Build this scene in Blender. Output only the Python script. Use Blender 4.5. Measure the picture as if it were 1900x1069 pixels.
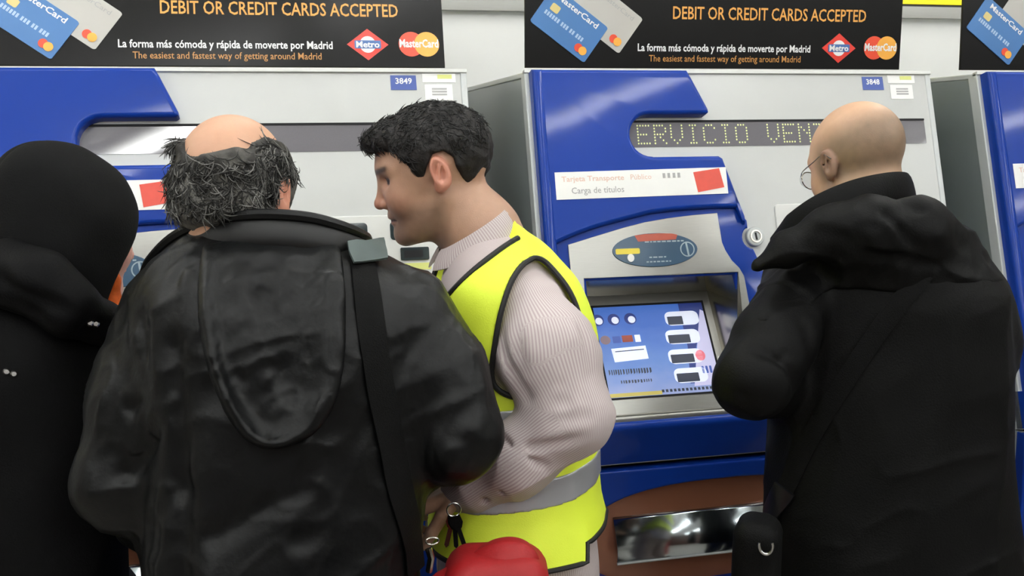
import bpy, bmesh, math, random
import numpy as np
from math import sin, cos, pi, radians
from mathutils import Vector, Matrix
from mathutils.geometry import tessellate_polygon

for _o in list(bpy.data.objects):
    bpy.data.objects.remove(_o, do_unlink=True)
sc = bpy.context.scene
COL = sc.collection
random.seed(4)

# ------------------------------------------------------------------ camera
W, H = 1900, 1069
FPX = 1868.0
K = 12.0 / 11.0                       # metres per calibration unit of the machine row
EYE = 1.68
CP = np.array((-.518 * K, -2.12 * K, EYE))
_y, _p, _r = radians(12.95), radians(8.6), radians(.6)
CF = np.array((sin(_y) * cos(_p), cos(_y) * cos(_p), -sin(_p)))
_R0 = np.array((cos(_y), -sin(_y), 0.))
_U0 = np.cross(_R0, CF)
CR = _R0 * cos(_r) - _U0 * sin(_r)
CU = np.cross(CR, CF)
cam_d = bpy.data.cameras.new('camera')
cam_d.sensor_width = 36.0
cam_d.lens = FPX / W * 36.0
cam_d.clip_start = .05
cam = bpy.data.objects.new('camera', cam_d)
COL.objects.link(cam)
cam.matrix_world = Matrix(((CR[0], CU[0], -CF[0], CP[0]), (CR[1], CU[1], -CF[1], CP[1]),
                           (CR[2], CU[2], -CF[2], CP[2]), (0, 0, 0, 1)))
sc.camera = cam

# ------------------------------------------------------------------ world, exposure
wd = bpy.data.worlds.new('world'); sc.world = wd
wd.use_nodes = True
wd.node_tree.nodes['Background'].inputs[0].default_value = (.9, .93, 1, 1)
wd.node_tree.nodes['Background'].inputs[1].default_value = .35
sc.view_settings.view_transform = 'Standard'
sc.view_settings.look = 'None'
sc.view_settings.gamma = 1
sc.view_settings.use_curve_mapping = False
sc.view_settings.exposure = 0.0
TUBE = 26.0                           # radiance of the fluorescent tubes
CEIL = 2.9


def ray(x, y):
    return CF + CR * (x - W / 2) / FPX + CU * (H / 2 - y) / FPX


def at(x, y, d):
    """world point seen at photo pixel (x, y) at depth d along the optical axis"""
    return CP + ray(x, y) * d


def on_plane(x, y, n, p0):
    r = ray(x, y); n = np.asarray(n, float)
    return CP + r * ((n @ (np.asarray(p0) - CP)) / (n @ r))


# ------------------------------------------------------------------ helpers
def tag(o, label=None, cat=None, group=None, kind=None):
    for k_, v_ in (('label', label), ('category', cat), ('group', group), ('kind', kind)):
        if v_:
            o[k_] = v_
    return o


def empty(name, loc):
    o = bpy.data.objects.new(name, None)
    o.empty_display_size = .1
    o.location = loc
    COL.objects.link(o)
    return o


def origin(o):
    v = np.zeros(3)
    while o is not None:
        v = v + np.array(o.location)
        o = o.parent
    return v


def mk(name, V, F, m, parent=None, smooth=True, sharp=40, attrs=None, bevel=0, seg=2, loc=None):
    """one mesh object; V in world coordinates"""
    V = np.asarray(V, float).reshape(-1, 3)
    off = origin(parent) if parent is not None else np.zeros(3)
    if loc is not None:
        off = off + (np.array(loc) - off)
    me = bpy.data.meshes.new(name)
    me.from_pydata((V - off).tolist(), [], F.tolist() if isinstance(F, np.ndarray) else F)
    me.update()
    if smooth:
        me.polygons.foreach_set('use_smooth', [True] * len(me.polygons))
        if sharp and sharp < 180:
            me.set_sharp_from_angle(angle=radians(sharp))
    if attrs:
        for an, av in attrs.items():
            av = np.asarray(av, np.float32)
            if av.ndim == 2:
                a = me.attributes.new(an, 'FLOAT_COLOR', 'POINT')
                c4 = np.ones((len(av), 4), np.float32); c4[:, :3] = av
                a.data.foreach_set('color', c4.ravel())
            else:
                a = me.attributes.new(an, 'FLOAT', 'POINT')
                a.data.foreach_set('value', av.ravel())
    if m is not None:
        me.materials.append(m)
    o = bpy.data.objects.new(name, me)
    COL.objects.link(o)
    if loc is not None:
        o.location = loc
        if parent is not None:
            o.location = np.array(loc) - origin(parent)
    if parent is not None:
        o.parent = parent
    if bevel:
        b = o.modifiers.new('bevel', 'BEVEL'); b.width = bevel; b.segments = seg
        b.limit_method = 'ANGLE'; b.angle_limit = radians(35)
    return o


def box_vf(x0, x1, y0, y1, z0, z1):
    V = [(x, y, z) for z in (z0, z1) for y in (y0, y1) for x in (x0, x1)]
    F = [(0, 2, 3, 1), (4, 5, 7, 6), (0, 1, 5, 4), (2, 6, 7, 3), (0, 4, 6, 2), (1, 3, 7, 5)]
    return V, F


def box(name, b, m, parent=None, bevel=0, seg=2):
    V, F = box_vf(*b)
    return mk(name, V, F, m, parent, bevel=bevel, seg=seg)


def join_vf(parts):
    V, F, n = [], [], 0
    for v, f in parts:
        v = [tuple(q) for q in v]
        V += v
        F += [tuple(int(i) + n for i in q) for q in f]
        n += len(v)
    return V, F


def inset_loop(l, d):
    """shift a closed 2D loop to its left by d (mitred)"""
    n = len(l); out = []
    for i in range(n):
        a, b, c = (np.array(l[j % n], float) for j in (i - 1, i, i + 1))
        e1 = b - a; e2 = c - b
        e1 = e1 / (np.linalg.norm(e1) + 1e-12); e2 = e2 / (np.linalg.norm(e2) + 1e-12)
        n1 = np.array((-e1[1], e1[0])); n2 = np.array((-e2[1], e2[0]))
        m_ = n1 + n2
        k_ = max(m_ @ m_ / 2, .35)
        q = b + m_ / k_ * d
        out.append((float(q[0]), float(q[1])))
    return out


def prism_vf(loops, w0, w1, fm, bevel=0., seg=3):
    """solid between heights w0 (back) and w1 (front) over a 2D outline with holes; fm(u, v, w) -> world"""
    fixed = []
    for i, l in enumerate(loops):
        ar = sum(l[j - 1][0] * l[j][1] - l[j][0] * l[j - 1][1] for j in range(len(l)))
        fixed.append(list(l) if (ar > 0) == (i == 0) else list(reversed(l)))
    rings = [(0., w0), (0., w1)] if not bevel else \
        [(0., w0)] + [(bevel / K * (1 - cos(pi / 2 * i / seg)), w1 - bevel * (1 - sin(pi / 2 * i / seg))) for i in range(seg + 1)]
    flat_n = sum(len(l) for l in fixed)
    V, F = [], []
    for d, w in rings:
        for l in fixed:
            for u, v in (inset_loop(l, d) if d else l):
                V.append(fm(u, v, w))
    top = [inset_loop(l, rings[-1][0]) if rings[-1][0] else l for l in fixed]
    last = (len(rings) - 1) * flat_n
    for t in tessellate_polygon([[Vector((u, v, 0)) for u, v in l] for l in top]):
        F.append(tuple(i + last for i in t))
    for t in tessellate_polygon([[Vector((u, v, 0)) for u, v in l] for l in fixed]):
        F.append(tuple(reversed(t)))
    for r_ in range(len(rings) - 1):
        s = r_ * flat_n
        for l in fixed:
            m_ = len(l)
            for i in range(m_):
                a, b = s + i, s + (i + 1) % m_
                F.append((a, b, b + flat_n, a + flat_n))
            s += m_
    return V, F


def fix_normals(o):
    bm = bmesh.new(); bm.from_mesh(o.data)
    bmesh.ops.recalc_face_normals(bm, faces=bm.faces)
    bm.to_mesh(o.data); bm.free()
    o.data.polygons.foreach_set('use_smooth', [True] * len(o.data.polygons))
    o.data.set_sharp_from_angle(angle=radians(38))
    return o


def prism(name, loops, w0, w1, fm, m, parent=None, bevel=0, seg=3):
    V, F = prism_vf(loops, w0, w1, fm, bevel, seg)
    o = fix_normals(mk(name, V, F, m, parent))
    if bevel:
        w = o.modifiers.new('weighted', 'WEIGHTED_NORMAL'); w.keep_sharp = True; w.weight = 80
    return o


def rrect(u0, u1, v0, v1, r, n=5):
    out = []
    for cx, cy, a0 in ((u1 - r, v1 - r, 0), (u0 + r, v1 - r, 90), (u0 + r, v0 + r, 180), (u1 - r, v0 + r, 270)):
        for i in range(n + 1):
            a = radians(a0 + 90 * i / n)
            out.append((cx + r * cos(a), cy + r * sin(a)))
    return out


def oval(cx, cy, a, b, n=40, p=2.0):
    out = []
    for i in range(n):
        t = 2 * pi * i / n
        c, s = cos(t), sin(t)
        out.append((cx + a * math.copysign(abs(c) ** (2 / p), c), cy + b * math.copysign(abs(s) ** (2 / p), s)))
    return out


def arc(cx, cy, r, a0, a1, n=10):
    return [(cx + r * cos(radians(a0 + (a1 - a0) * i / n)), cy + r * sin(radians(a0 + (a1 - a0) * i / n))) for i in range(n + 1)]


def text_vf(s, fm, u0, u1, vbase, height=None, w=0., bold=0.0, shear=0.0, up=-1):
    """flat lettering from u0 to u1 on baseline vbase; height = cap height (defaults to natural proportion)"""
    cu = bpy.data.curves.new('lettering', 'FONT')
    cu.body = s; cu.size = 1; cu.offset = bold; cu.shear = shear; cu.resolution_u = 2
    ob = bpy.data.objects.new('lettering', cu); COL.objects.link(ob)
    bpy.context.view_layer.update()
    dg = bpy.context.evaluated_depsgraph_get()
    me = ob.evaluated_get(dg).to_mesh()
    P = np.array([v.co[:2] for v in me.vertices]); F = [tuple(p.vertices) for p in me.polygons]
    ob.evaluated_get(dg).to_mesh_clear()
    bpy.data.objects.remove(ob); bpy.data.curves.remove(cu)
    sx = (u1 - u0) / (P[:, 0].max() - P[:, 0].min())
    sy = (height / .69) if height else abs(sx)
    V = [fm(u0 + (x - P[:, 0].min()) * sx, vbase + up * y * sy, w) for x, y in P]
    return V, F


def sweep_vf(path, r, n=8, closed=False, flat=None, caps=True):
    """tube along path; r scalar or per-point; flat=(direction array, thickness ratio) squashes along a normal"""
    P = np.asarray(path, float); m_ = len(P)
    r = np.broadcast_to(np.asarray(r, float), (m_,))
    T = np.gradient(P, axis=0) if not closed else np.roll(P, -1, 0) - np.roll(P, 1, 0)
    T /= np.linalg.norm(T, axis=1)[:, None] + 1e-12
    V = []
    nrm = None
    for i in range(m_):
        if flat is not None:
            nrm = np.asarray(flat[0][i] if np.ndim(flat[0]) == 2 else flat[0], float)
        elif nrm is None:
            nrm = np.cross(T[i], (0, 0, 1.)) if abs(T[i][2]) < .9 else np.cross(T[i], (1., 0, 0))
        nrm = nrm - T[i] * (nrm @ T[i]); nrm = nrm / (np.linalg.norm(nrm) + 1e-12)
        b = np.cross(T[i], nrm)
        q = flat[1] if flat is not None else 1.0
        for j in range(n):
            a = 2 * pi * j / n
            V.append(P[i] + r[i] * (cos(a) * nrm * q + sin(a) * b))
    F = []
    for i in range(m_ if closed else m_ - 1):
        i2 = (i + 1) % m_
        for j in range(n):
            j2 = (j + 1) % n
            F.append((i * n + j, i * n + j2, i2 * n + j2, i2 * n + j))
    if caps and not closed:
        F.append(tuple(range(n - 1, -1, -1))); F.append(tuple((m_ - 1) * n + j for j in range(n)))
    return V, F


def spline(pts, n=40):
    """Catmull-Rom through points"""
    P = np.asarray(pts, float)
    P = np.vstack([2 * P[0] - P[1], P, 2 * P[-1] - P[-2]])
    out = []
    segs = len(P) - 3
    per = max(2, n // segs)
    for i in range(segs):
        p0, p1, p2, p3 = P[i:i + 4]
        for t in np.linspace(0, 1, per, endpoint=False):
            out.append(.5 * (2 * p1 + (p2 - p0) * t + (2 * p0 - 5 * p1 + 4 * p2 - p3) * t * t + (3 * p1 - p0 - 3 * p2 + p3) * t ** 3))
    out.append(P[-2])
    return np.array(out)


# ------------------------------------------------------------------ materials
MATS = {}


def mat(name, col=(.8, .8, .8), rough=.5, metal=0., spec=.5, var=.06, vscale=30., bump=0., bscale=200., coat=0., coat_r=.1,
        emit=None, estr=0., attr=None, sss=0., sheen=0., stretch=None, trans=0., alpha=1.):
    if name in MATS:
        return MATS[name]
    m = bpy.data.materials.new(name); m.use_nodes = True
    nt = m.node_tree; N = nt.nodes; L = nt.links
    b = N['Principled BSDF']
    b.inputs['Roughness'].default_value = rough
    b.inputs['Metallic'].default_value = metal
    b.inputs['Specular IOR Level'].default_value = spec
    b.inputs['Coat Weight'].default_value = coat
    b.inputs['Coat Roughness'].default_value = coat_r
    b.inputs['Transmission Weight'].default_value = trans
    b.inputs['Alpha'].default_value = alpha
    if sheen:
        b.inputs['Sheen Weight'].default_value = sheen
        b.inputs['Sheen Roughness'].default_value = .5
    if sss:
        b.inputs['Subsurface Weight'].default_value = sss
        b.inputs['Subsurface Radius'].default_value = (.012, .005, .003)
        b.inputs['Subsurface Scale'].default_value = .5
    tc = N.new('ShaderNodeTexCoord')
    mp = N.new('ShaderNodeMapping'); L.new(tc.outputs['Object'], mp.inputs[0])
    if stretch:
        mp.inputs['Scale'].default_value = stretch
    nz = N.new('ShaderNodeTexNoise'); nz.inputs['Scale'].default_value = vscale
    nz.inputs['Detail'].default_value = 4
    L.new(mp.outputs[0], nz.inputs['Vector'])
    mr = N.new('ShaderNodeMapRange')
    mr.inputs[3].default_value = 1 - var; mr.inputs[4].default_value = 1 + var
    L.new(nz.outputs['Fac'], mr.inputs[0])
    mx = N.new('ShaderNodeMix'); mx.data_type = 'RGBA'; mx.blend_type = 'MULTIPLY'
    mx.inputs[0].default_value = 1
    if attr:
        at_ = N.new('ShaderNodeAttribute'); at_.attribute_name = attr
        L.new(at_.outputs['Color'], mx.inputs[6])
    else:
        mx.inputs[6].default_value = (*col, 1)
    L.new(mr.outputs[0], mx.inputs[7])
    L.new(mx.outputs[2], b.inputs['Base Color'])
    if bump:
        n2 = N.new('ShaderNodeTexNoise'); n2.inputs['Scale'].default_value = bscale
        n2.inputs['Detail'].default_value = 3
        L.new(mp.outputs[0], n2.inputs['Vector'])
        bp = N.new('ShaderNodeBump'); bp.inputs['Strength'].default_value = bump
        bp.inputs['Distance'].default_value = .002
        L.new(n2.outputs['Fac'], bp.inputs['Height'])
        L.new(bp.outputs[0], b.inputs['Normal'])
    if emit:
        b.inputs['Emission Color'].default_value = (*emit, 1)
        b.inputs['Emission Strength'].default_value = estr
    MATS[name] = m
    return m


def s2l(r, g, b):
    f = lambda c: (c / 255 / 12.92) if c / 255 <= .04045 else ((c / 255 + .055) / 1.055) ** 2.4
    return (f(r), f(g), f(b))


M_white_wall = mat('white_wall', s2l(238, 238, 236), .45, var=.02, vscale=3)
M_ceil = mat('ceiling_paint', s2l(225, 225, 222), .8, var=.03)
M_floor = mat('terrazzo', s2l(150, 145, 138), .25, var=.18, vscale=60)
M_wall_warm = mat('warm_panelling', s2l(72, 47, 37), .5, var=.2, vscale=4)
M_wall_side = mat('side_panelling', s2l(170, 165, 158), .5, var=.06, vscale=4)
M_rail = mat('brushed_rail', s2l(165, 165, 160), .35, metal=.6, var=.08, stretch=(1, 1, 30))
M_black = mat('black_gloss', (.008, .008, .009), .3, var=.1)
M_yellow_band = mat('yellow_band', s2l(250, 225, 10), .45, var=.03)
M_blue = mat('blue_plastic', s2l(15, 56, 150), .4, spec=.15, var=.05, vscale=8, coat=.28, coat_r=.07)
M_silver = mat('silver_paint', s2l(186, 188, 186), .32, metal=.08, var=.03, vscale=14)
M_whiteplate = mat('white_plate', s2l(212, 213, 210), .35, var=.02)
M_grey_side = mat('grey_side', s2l(128, 136, 136), .3, metal=.1, var=.05, vscale=5)
M_trim = mat('light_grey_trim', s2l(190, 194, 194), .35, metal=.1, var=.03)
M_steel = mat('brushed_steel', s2l(168, 168, 163), .36, metal=.85, var=.10, vscale=25, stretch=(1.5, 60, 60))
M_steel_dark = mat('bezel_steel', s2l(170, 165, 155), .2, metal=1., var=.10, vscale=25, stretch=(1.5, 60, 60))
M_led_glass = mat('display_glass', s2l(112, 110, 115), .06, var=.06, vscale=300, coat=.6, coat_r=.03)
M_led_on = mat('led_dots', s2l(205, 210, 150), .5, emit=s2l(225, 230, 150), estr=.3)
M_brown = mat('brown_gloss_panel', s2l(158, 104, 80), .2, metal=.1, var=.12, vscale=4)
M_tray = mat('tray_steel', s2l(185, 195, 200), .14, metal=1., var=.05)
M_gap = mat('dark_gap', (.004, .004, .006), .8)
M_glass_dark = mat('dark_window', s2l(44, 54, 56), .1, var=.1, coat=.4)
M_paper = mat('white_label', s2l(240, 240, 238), .5, var=.015)
M_label_blue = mat('number_blue', s2l(60, 84, 160), .4, var=.03)
M_label_red = mat('card_red', s2l(214, 70, 52), .4, var=.12, vscale=60)
M_label_pink = mat('faint_pink_print', s2l(225, 190, 175), .5)
M_label_grey = mat('faint_grey_print', s2l(165, 165, 165), .5)
M_label_yellow = mat('yellow_label', s2l(225, 205, 70), .45, var=.08)
M_label_yellow2 = mat('pale_yellow_label', s2l(215, 220, 130), .45, var=.1)
M_badge = mat('badge_navy', s2l(62, 88, 112), .25, var=.1, vscale=40)
M_badge_red = mat('badge_red', s2l(178, 84, 66), .35, var=.15, vscale=60)
M_badge_print = mat('badge_print', s2l(150, 168, 178), .4)
M_poster = mat('poster_black', s2l(10, 9, 9), .5, spec=.15, var=.1, vscale=8, coat=.23, coat_r=.2)
M_orange = mat('print_orange', s2l(224, 158, 72), .35, var=.06)
M_white_print = mat('print_white', s2l(235, 235, 235), .35, var=.03)
M_orange_dim = mat('print_ochre', s2l(196, 138, 72), .35, var=.06)
M_metro_red = mat('metro_red', s2l(222, 60, 48), .35)
M_metro_blue = mat('metro_blue', s2l(70, 108, 168), .35)
M_mc_red = mat('logo_red', s2l(228, 78, 50), .35)
M_mc_yel = mat('logo_amber', s2l(240, 172, 70), .35)
M_card_blue = mat('card_blue', s2l(70, 120, 178), .35, var=.08, vscale=12)
M_card_grey = mat('card_grey', s2l(184, 182, 176), .35, var=.05, vscale=12)
M_chip = mat('card_chip', s2l(214, 196, 130), .3, var=.1)
M_card_print = mat('card_print', s2l(170, 195, 222), .35)

# ------------------------------------------------------------------ room
WALL_Y = .78
RX0, RX1, RY0 = -5.2, 5.6, -6.5


def structure(name, b, m):
    return tag(box(name, b, m), kind='structure')


structure('floor', (RX0 - .1, RX1 + .1, RY0 - .1, WALL_Y + .1, -.1, 0), M_floor)
structure('ceiling', (RX0 - .1, RX1 + .1, RY0 - .1, WALL_Y + .1, CEIL, CEIL + .1), M_ceil)
structure('wall_back', (RX0, RX1, WALL_Y, WALL_Y + .1, 0, CEIL), M_white_wall)
structure('wall_front', (RX0, RX1, RY0 - .1, RY0, 0, CEIL), M_wall_warm)
structure('wall_left', (RX0 - .1, RX0, RY0, WALL_Y, 0, CEIL), M_wall_side)
structure('wall_right', (RX1, RX1 + .1, RY0, WALL_Y, 0, CEIL), M_wall_side)


def wz(y, x=1730):
    return float(on_plane(x, y, (0, 1, 0), (0, WALL_Y, 0))[2])


structure('trim_1', (RX0, RX1, WALL_Y - .03, WALL_Y, wz(36), wz(15)), M_rail)
structure('trim_2', (RX0, RX1, WALL_Y - .022, WALL_Y, wz(15), wz(10.5)), M_black)
structure('trim_3', (RX0, RX1, WALL_Y - .028, WALL_Y, wz(10.5), wz(-120)), M_yellow_band)

# fluorescent fittings on the ceiling, set diagonally
M_tube = mat('fluorescent_tube', (1, 1, 1), .4, emit=(.985, 1, .985), estr=TUBE)
M_housing = mat('lamp_housing', s2l(228, 228, 226), .4)
LD = np.array((.8179, .5754)); LN = np.array((-.5754, .8179))


def refl_ceiling(x, y):
    t_ = radians(16); n = np.array((0, -cos(t_), sin(t_)))
    p = on_plane(x, y, n, (0, 0, ZT)); d = ray(x, y); r = d - 2 * (d @ n) * n
    return p + r * ((CEIL - .06 - p[2]) / r[2])


ZT = EYE + .134 * K
_a, _b = refl_ceiling(222, 300)[:2], refl_ceiling(318, 255)[:2]
LD = (_b - _a) / np.linalg.norm(_b - _a); LN = np.array((-LD[1], LD[0]))
ROW0 = float(LN @ (_a + _b) / 2)
S0 = float(LD @ (_a + _b) / 2)


def luminaire(s, off, label):
    c = LD * s + LN * off
    t = empty('ceiling_light', (c[0], c[1], CEIL))
    fm = lambda u, v, w: (c[0] + LD[0] * u + LN[0] * v, c[1] + LD[1] * u + LN[1] * v, CEIL - w)
    prism('housing', [rrect(-.79, .79, -.06, .06, .01, 2)], 0.0, .03, fm, M_housing, t, bevel=.004)
    a = np.array(fm(-.74, 0, .062)); b = np.array(fm(.74, 0, .062))
    V, F = sweep_vf(np.linspace(a, b, 6), .022, 12)
    mk('tube', V, F, M_tube, t)
    for e in (-.76, .76):
        prism('end_cap', [rrect(e - .02, e + .02, -.03, .03, .006, 2)], .03, .09, fm, M_housing, t)
    tag(t, label, 'ceiling light', 'fluorescent ceiling lights')


for off in (ROW0 + 2.1, ROW0 + 1.05, ROW0, ROW0 - 1.0, ROW0 - 2.5, ROW0 - 3.7):
    for s in (S0 - 3.4, S0 - 1.7, S0, S0 + 1.7, S0 + 3.4):
        c_ = LD * s + LN * off
        if RX0 + .8 < c_[0] < RX1 - .8 and RY0 + .8 < c_[1] < WALL_Y - .5:
            luminaire(s, off, 'white fluorescent tube fitting mounted diagonally on the ceiling')

# ------------------------------------------------------------------ ticket machines
TT = radians(16)
MW = .976
ZL = EYE + (1.0065 - EYE) * K
YL = -.2315 * K


def M3(dx):
    return lambda u, v, w: (dx + u * K, -sin(TT) * v * K - cos(TT) * w, ZT - cos(TT) * v * K + sin(TT) * w)


def L3(dx):
    return lambda u, z, w: (dx + u * K, YL - w, EYE + (z - EYE) * K)


def uvpx(x, y):
    n = np.array((0, -cos(TT), sin(TT)))
    p = on_plane(x, y, n, (0, 0, ZT)) - np.array((0, 0, ZT))
    return (p[0] / K, float(p @ np.array((0, -sin(TT), -cos(TT)))) / K)


def pc(u, v, w):
    """outline measured on the plate (w = 0) moved to where it lies on a surface standing w proud"""
    p = np.array(M3(0.)(u, v, 0.)); n = np.array((0, -cos(TT), sin(TT)))
    d = p - CP
    q = CP + d * ((n @ (np.array((0, 0, ZT)) + n * w - CP)) / (n @ d)) - np.array((0, 0, ZT))
    return (q[0] / K, float(q @ np.array((0, -sin(TT), -cos(TT)))) / K)


def pcl(loop, w):
    return [pc(u, v, w) for u, v in loop]


def build_machine(dx):
    t = empty('ticket_machine', (dx + MW * K / 2, .2, 0))
    f = M3(dx); g = L3(dx)
    x0, x1 = dx, dx + MW * K
    yb = WALL_Y - .004

    def side(name, xa, xb, prof, m):
        loops = [prof]
        V, F = prism_vf(loops, xa, xb, lambda y, z, w: (w, y, z))
        return fix_normals(mk(name, V, F, m, t, bevel=.003))
    up = [(yb, ZT - .012), (.012, ZT - .012), (YL + .012, ZL + .016), (yb, ZL + .016)]
    lo = [(yb, ZL - .006), (YL + .012, ZL - .006), (YL + .012, .06), (yb, .06)]
    for xa, xb in ((x0 + .004, x0 + .02), (x1 - .02, x1 - .004)):
        side('side_panel', xa, xb, up, M_grey_side)
        side('lower_side_panel', xa, xb, lo, M_trim)
    box('top_panel', (x0 + .002, x1 - .002, .0, yb, ZT - .014, ZT), M_trim, t, bevel=.003)
    box('plinth', (x0 + .03, x1 - .03, YL + .04, yb, 0, .06), M_gap, t)
    box('gap_core', (x0 + .024, x1 - .024, YL + .03, yb - .01, ZL - .02, ZL + .03), M_gap, t)
    # front corner trims
    for ua, ub in ((0, .012), (MW - .014, MW)):
        prism('corner_trim', [[(ua, .0), (ub, .0), (ub, .836), (ua, .836)]], -.03, .002, f, M_trim, t, bevel=.003)
    hole = [(.095, .455), (.428, .455), (.428, .738), (.095, .738)]
    prism('front_plate', [[(.012, .0), (MW - .014, .0), (MW - .014, .836), (.012, .836)], hole], -.012, 0, f, M_silver, t)
    prism('header_strip', [[(.0, -.004), (MW, -.004), (MW, .0035), (.0, .0035)]], -.012, .006, f, M_whiteplate, t, bevel=.001)
    lp = prism('white_plate', [rrect(.545, MW - .02, .302, .742, .008)], .0, .004, f, M_whiteplate, t, bevel=.002)
    for ua, ub, va, vb in ((.66, .752, .317, .392), (.797, .885, .316, .354)):
        wn = prism('window', [rrect(ua, ub, va, vb, .008)], .004, .006, f, M_glass_dark, t, bevel=.001)
        prism('window_inset', [rrect(ua + .012, ub - .012, va + .010, vb - .010, .004)], .006, .0066, f, M_gap, wn)
    sl = prism('ticket_slot', [rrect(.815, .873, .370, .396, .003)], .004, .008, f, M_glass_dark, t, bevel=.001)
    prism('slot_mouth', [rrect(.822, .86, .376, .391, .002)], .008, .0085, f, M_gap, sl)
    prism('slot_label', [rrect(.818, .876, .402, .416, .002)], .004, .0046, f, M_label_yellow2, t)
    kp = prism('card_reader', [rrect(.62, .78, .44, .56, .01)], .004, .02, f, M_glass_dark, t, bevel=.004)
    prism('reader_slot', [rrect(.64, .76, .49, .5, .003)], .02, .0206, f, M_gap, kp)
    # LED display strip
    ld = prism('led_display', [rrect(.2, .945, .113, .168, .002)], .0, .0015, f, M_led_glass, t)
    prism('display_shadow_gap', [[(.2, .109), (.945, .109), (.945, .1135), (.2, .1135)]], .0, .003, f, M_gap, ld)  # dark strip stands in for the shadow gap along the display's top edge
    # blue upper fascia with the slot cut into it
    arch = [uvpx(x, y) for x, y in ((1368, 385), (1330, 385), (1289, 387), (1250, 390), (1210, 395), (1147, 411), (1110, 421), (1079, 432), (1050, 444), (1024, 457))]
    out = [(.012, .004), (.372, .004), (.382, .012)]
    out += [(.414, .082), (.4145, .089), (.409, .093)]
    out += [(.276, .093)] + arc(.274, .140, .047, -90, -270, 14) + [(.276, .188)]
    out += [(.428, .188), (.437, .194), (.452, .245), (.468, .30), (.476, .335), (.474, .343)]
    out += arch + [(.024, .392), (.012, .392)]
    out = [(u_, v_) if u_ < .03 else (pc(u_, v_, .034)[0], v_) if v_ < .005 else pc(u_, v_, .034) for u_, v_ in out]
    fu = prism('upper_fascia', [out], .0, .034, f, M_blue, t, bevel=.010, seg=4)
    # raised left rib along the fascia
    prism('fascia_rib', [[(.010, .004), (.034, .004), (.038, .752), (.010, .752)]], .0, .037, f, M_blue, t, bevel=.012, seg=4)
    # blue frame round the screen panel
    fr = [(.012, .34), (.44, .29), (.478, .335), (.4785, .352)] + arc(.489, .373, .0255, 235, 95, 8) + \
         [(.494, .418), (.5, .44), (.517, .468), (.528, .5), (.532, .545), (.534, .755), (.012, .755)]
    fr = [(u_, v_) if u_ < .03 or v_ > .75 else pc(u_, v_, .020) for u_, v_ in fr]
    prism('screen_surround', [fr, hole], .0, .020, f, M_blue, t, bevel=.005, seg=3)
    stl = [uvpx(x, y) for x, y in ((1054, 454), (1105, 438), (1158, 422), (1197, 412), (1237, 405), (1285, 399), (1331, 395), (1336, 425), (1340, 450),
                                   (1346, 464), (1358, 483), (1372, 497), (1381, 512))] + [(.466, .55), (.474, .744), (.066, .744)]
    stl = [(u_, v_) if v_ > .74 else pc(u_, v_, .0235) for u_, v_ in stl]
    mouth = [(.089, .451), (.434, .451), (.434, .742), (.089, .742)]
    # steel panel: open on its lower side where the screen recess meets the ledge
    prism('steel_panel', [stl, [(.089, .451), (.434, .451), (.434, .737), (.089, .737)]], .0205, .0235, f, M_steel, t, bevel=.0008, seg=1)
    # recess walls
    inner = [(.102, .478, -.085), (.402, .478, -.085), (.402, .735, .012), (.102, .735, .012)]
    outer = [(.089, .451, .0235), (.434, .451, .0235), (.434, .737, .0235), (.089, .737, .0235)]
    V = [f(*q) for q in outer] + [f(*q) for q in inner]
    mk('screen_recess', V, [(0, 1, 5, 4), (1, 2, 6, 5), (2, 3, 7, 6), (3, 0, 4, 7)], M_steel_dark, t, smooth=False)

    def S(a, b, w=0.):
        s = .1 + .765 * b
        return f(.131 + .25 * a, .478 + .257 * s, -.085 + .097 * s + w)
    sa0, sa1, sb0, sb1 = -.116, 1.084, -.13, 1.176
    prism('screen_frame', [[(sa0, sb0), (sa1, sb0), (sa1, sb1), (sa0, sb1)]], -.006, .0, S, M_steel, t)
    scr = prism('screen', [[(-.02, -.025), (1.02, -.025), (1.02, 1.02), (-.02, 1.02)]], .0, .0012, S, M_gap, t)
    fl = lambda nm, lp_, m, w0=.002, w1=.0023: prism(nm, lp_ if isinstance(lp_[0], list) else [lp_], w0, w1, S, m, scr)
    fl('picture', rrect(0, 1, 0, 1, .004, 2), M_scr_blue, .0012, .0016)
    fl('price_wedge', [(.97, .08), (1, .10), (1, .93), (.76, .93)], M_scr_lilac, .0016, .0018)
    fl('navy_field', [(.78, 0), (1, 0), (1, .1), (.97, .08), (.9, .38), (.84, .55), (.78, .9), (.73, .9), (.78, .5)], M_scr_navy, .0016, .0017)
    for i, (a0, a1, d1, b0) in enumerate(((.63, .94, .79, .09), (.6, .91, .82, .30), (.585, .895, .815, .52), (.6, .9, .82, .73))):
        pl = fl('touch_button', rrect(a0, a1, b0, b0 + .16, .055, 5), M_scr_pill)
        fl('button_picture', rrect(a0 + .02, d1, b0 + .055, b0 + .15, .006, 2), M_scr_dark, .0024, .0026)
    for a in (.02, .165, .315):
        c = fl('coin_icon', oval(a, .145, .055, .065, 20), M_scr_navy)
        fl('coin_picture', oval(a + .01, .155, .033, .04, 14), M_scr_pill, .0024, .0026)
    fl('flag_icon', oval(.055, .37, .045, .05, 16), M_scr_brown)
    fl('flag_icon', rrect(.12, .19, .335, .41, .004, 2), M_scr_navy2)
    fl('flag_icon', rrect(.205, .3, .33, .405, .004, 2), M_badge_red)
    fl('flag_icon', rrect(.32, .37, .33, .41, .004, 2), M_scr_pill)
    fl('ticket_picture', [(.09, .47), (.40, .455), (.405, .60), (.1, .62)], M_scr_pill)
    fl('ticket_stripe', [(.12, .5), (.38, .49), (.38, .50), (.12, .51)], M_scr_dark, .0024, .0026)
    fl('gold_bar', rrect(0, .46, .955, .995, .003, 2), M_scr_gold)
    rows = []
    rg = random.Random(7)
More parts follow.
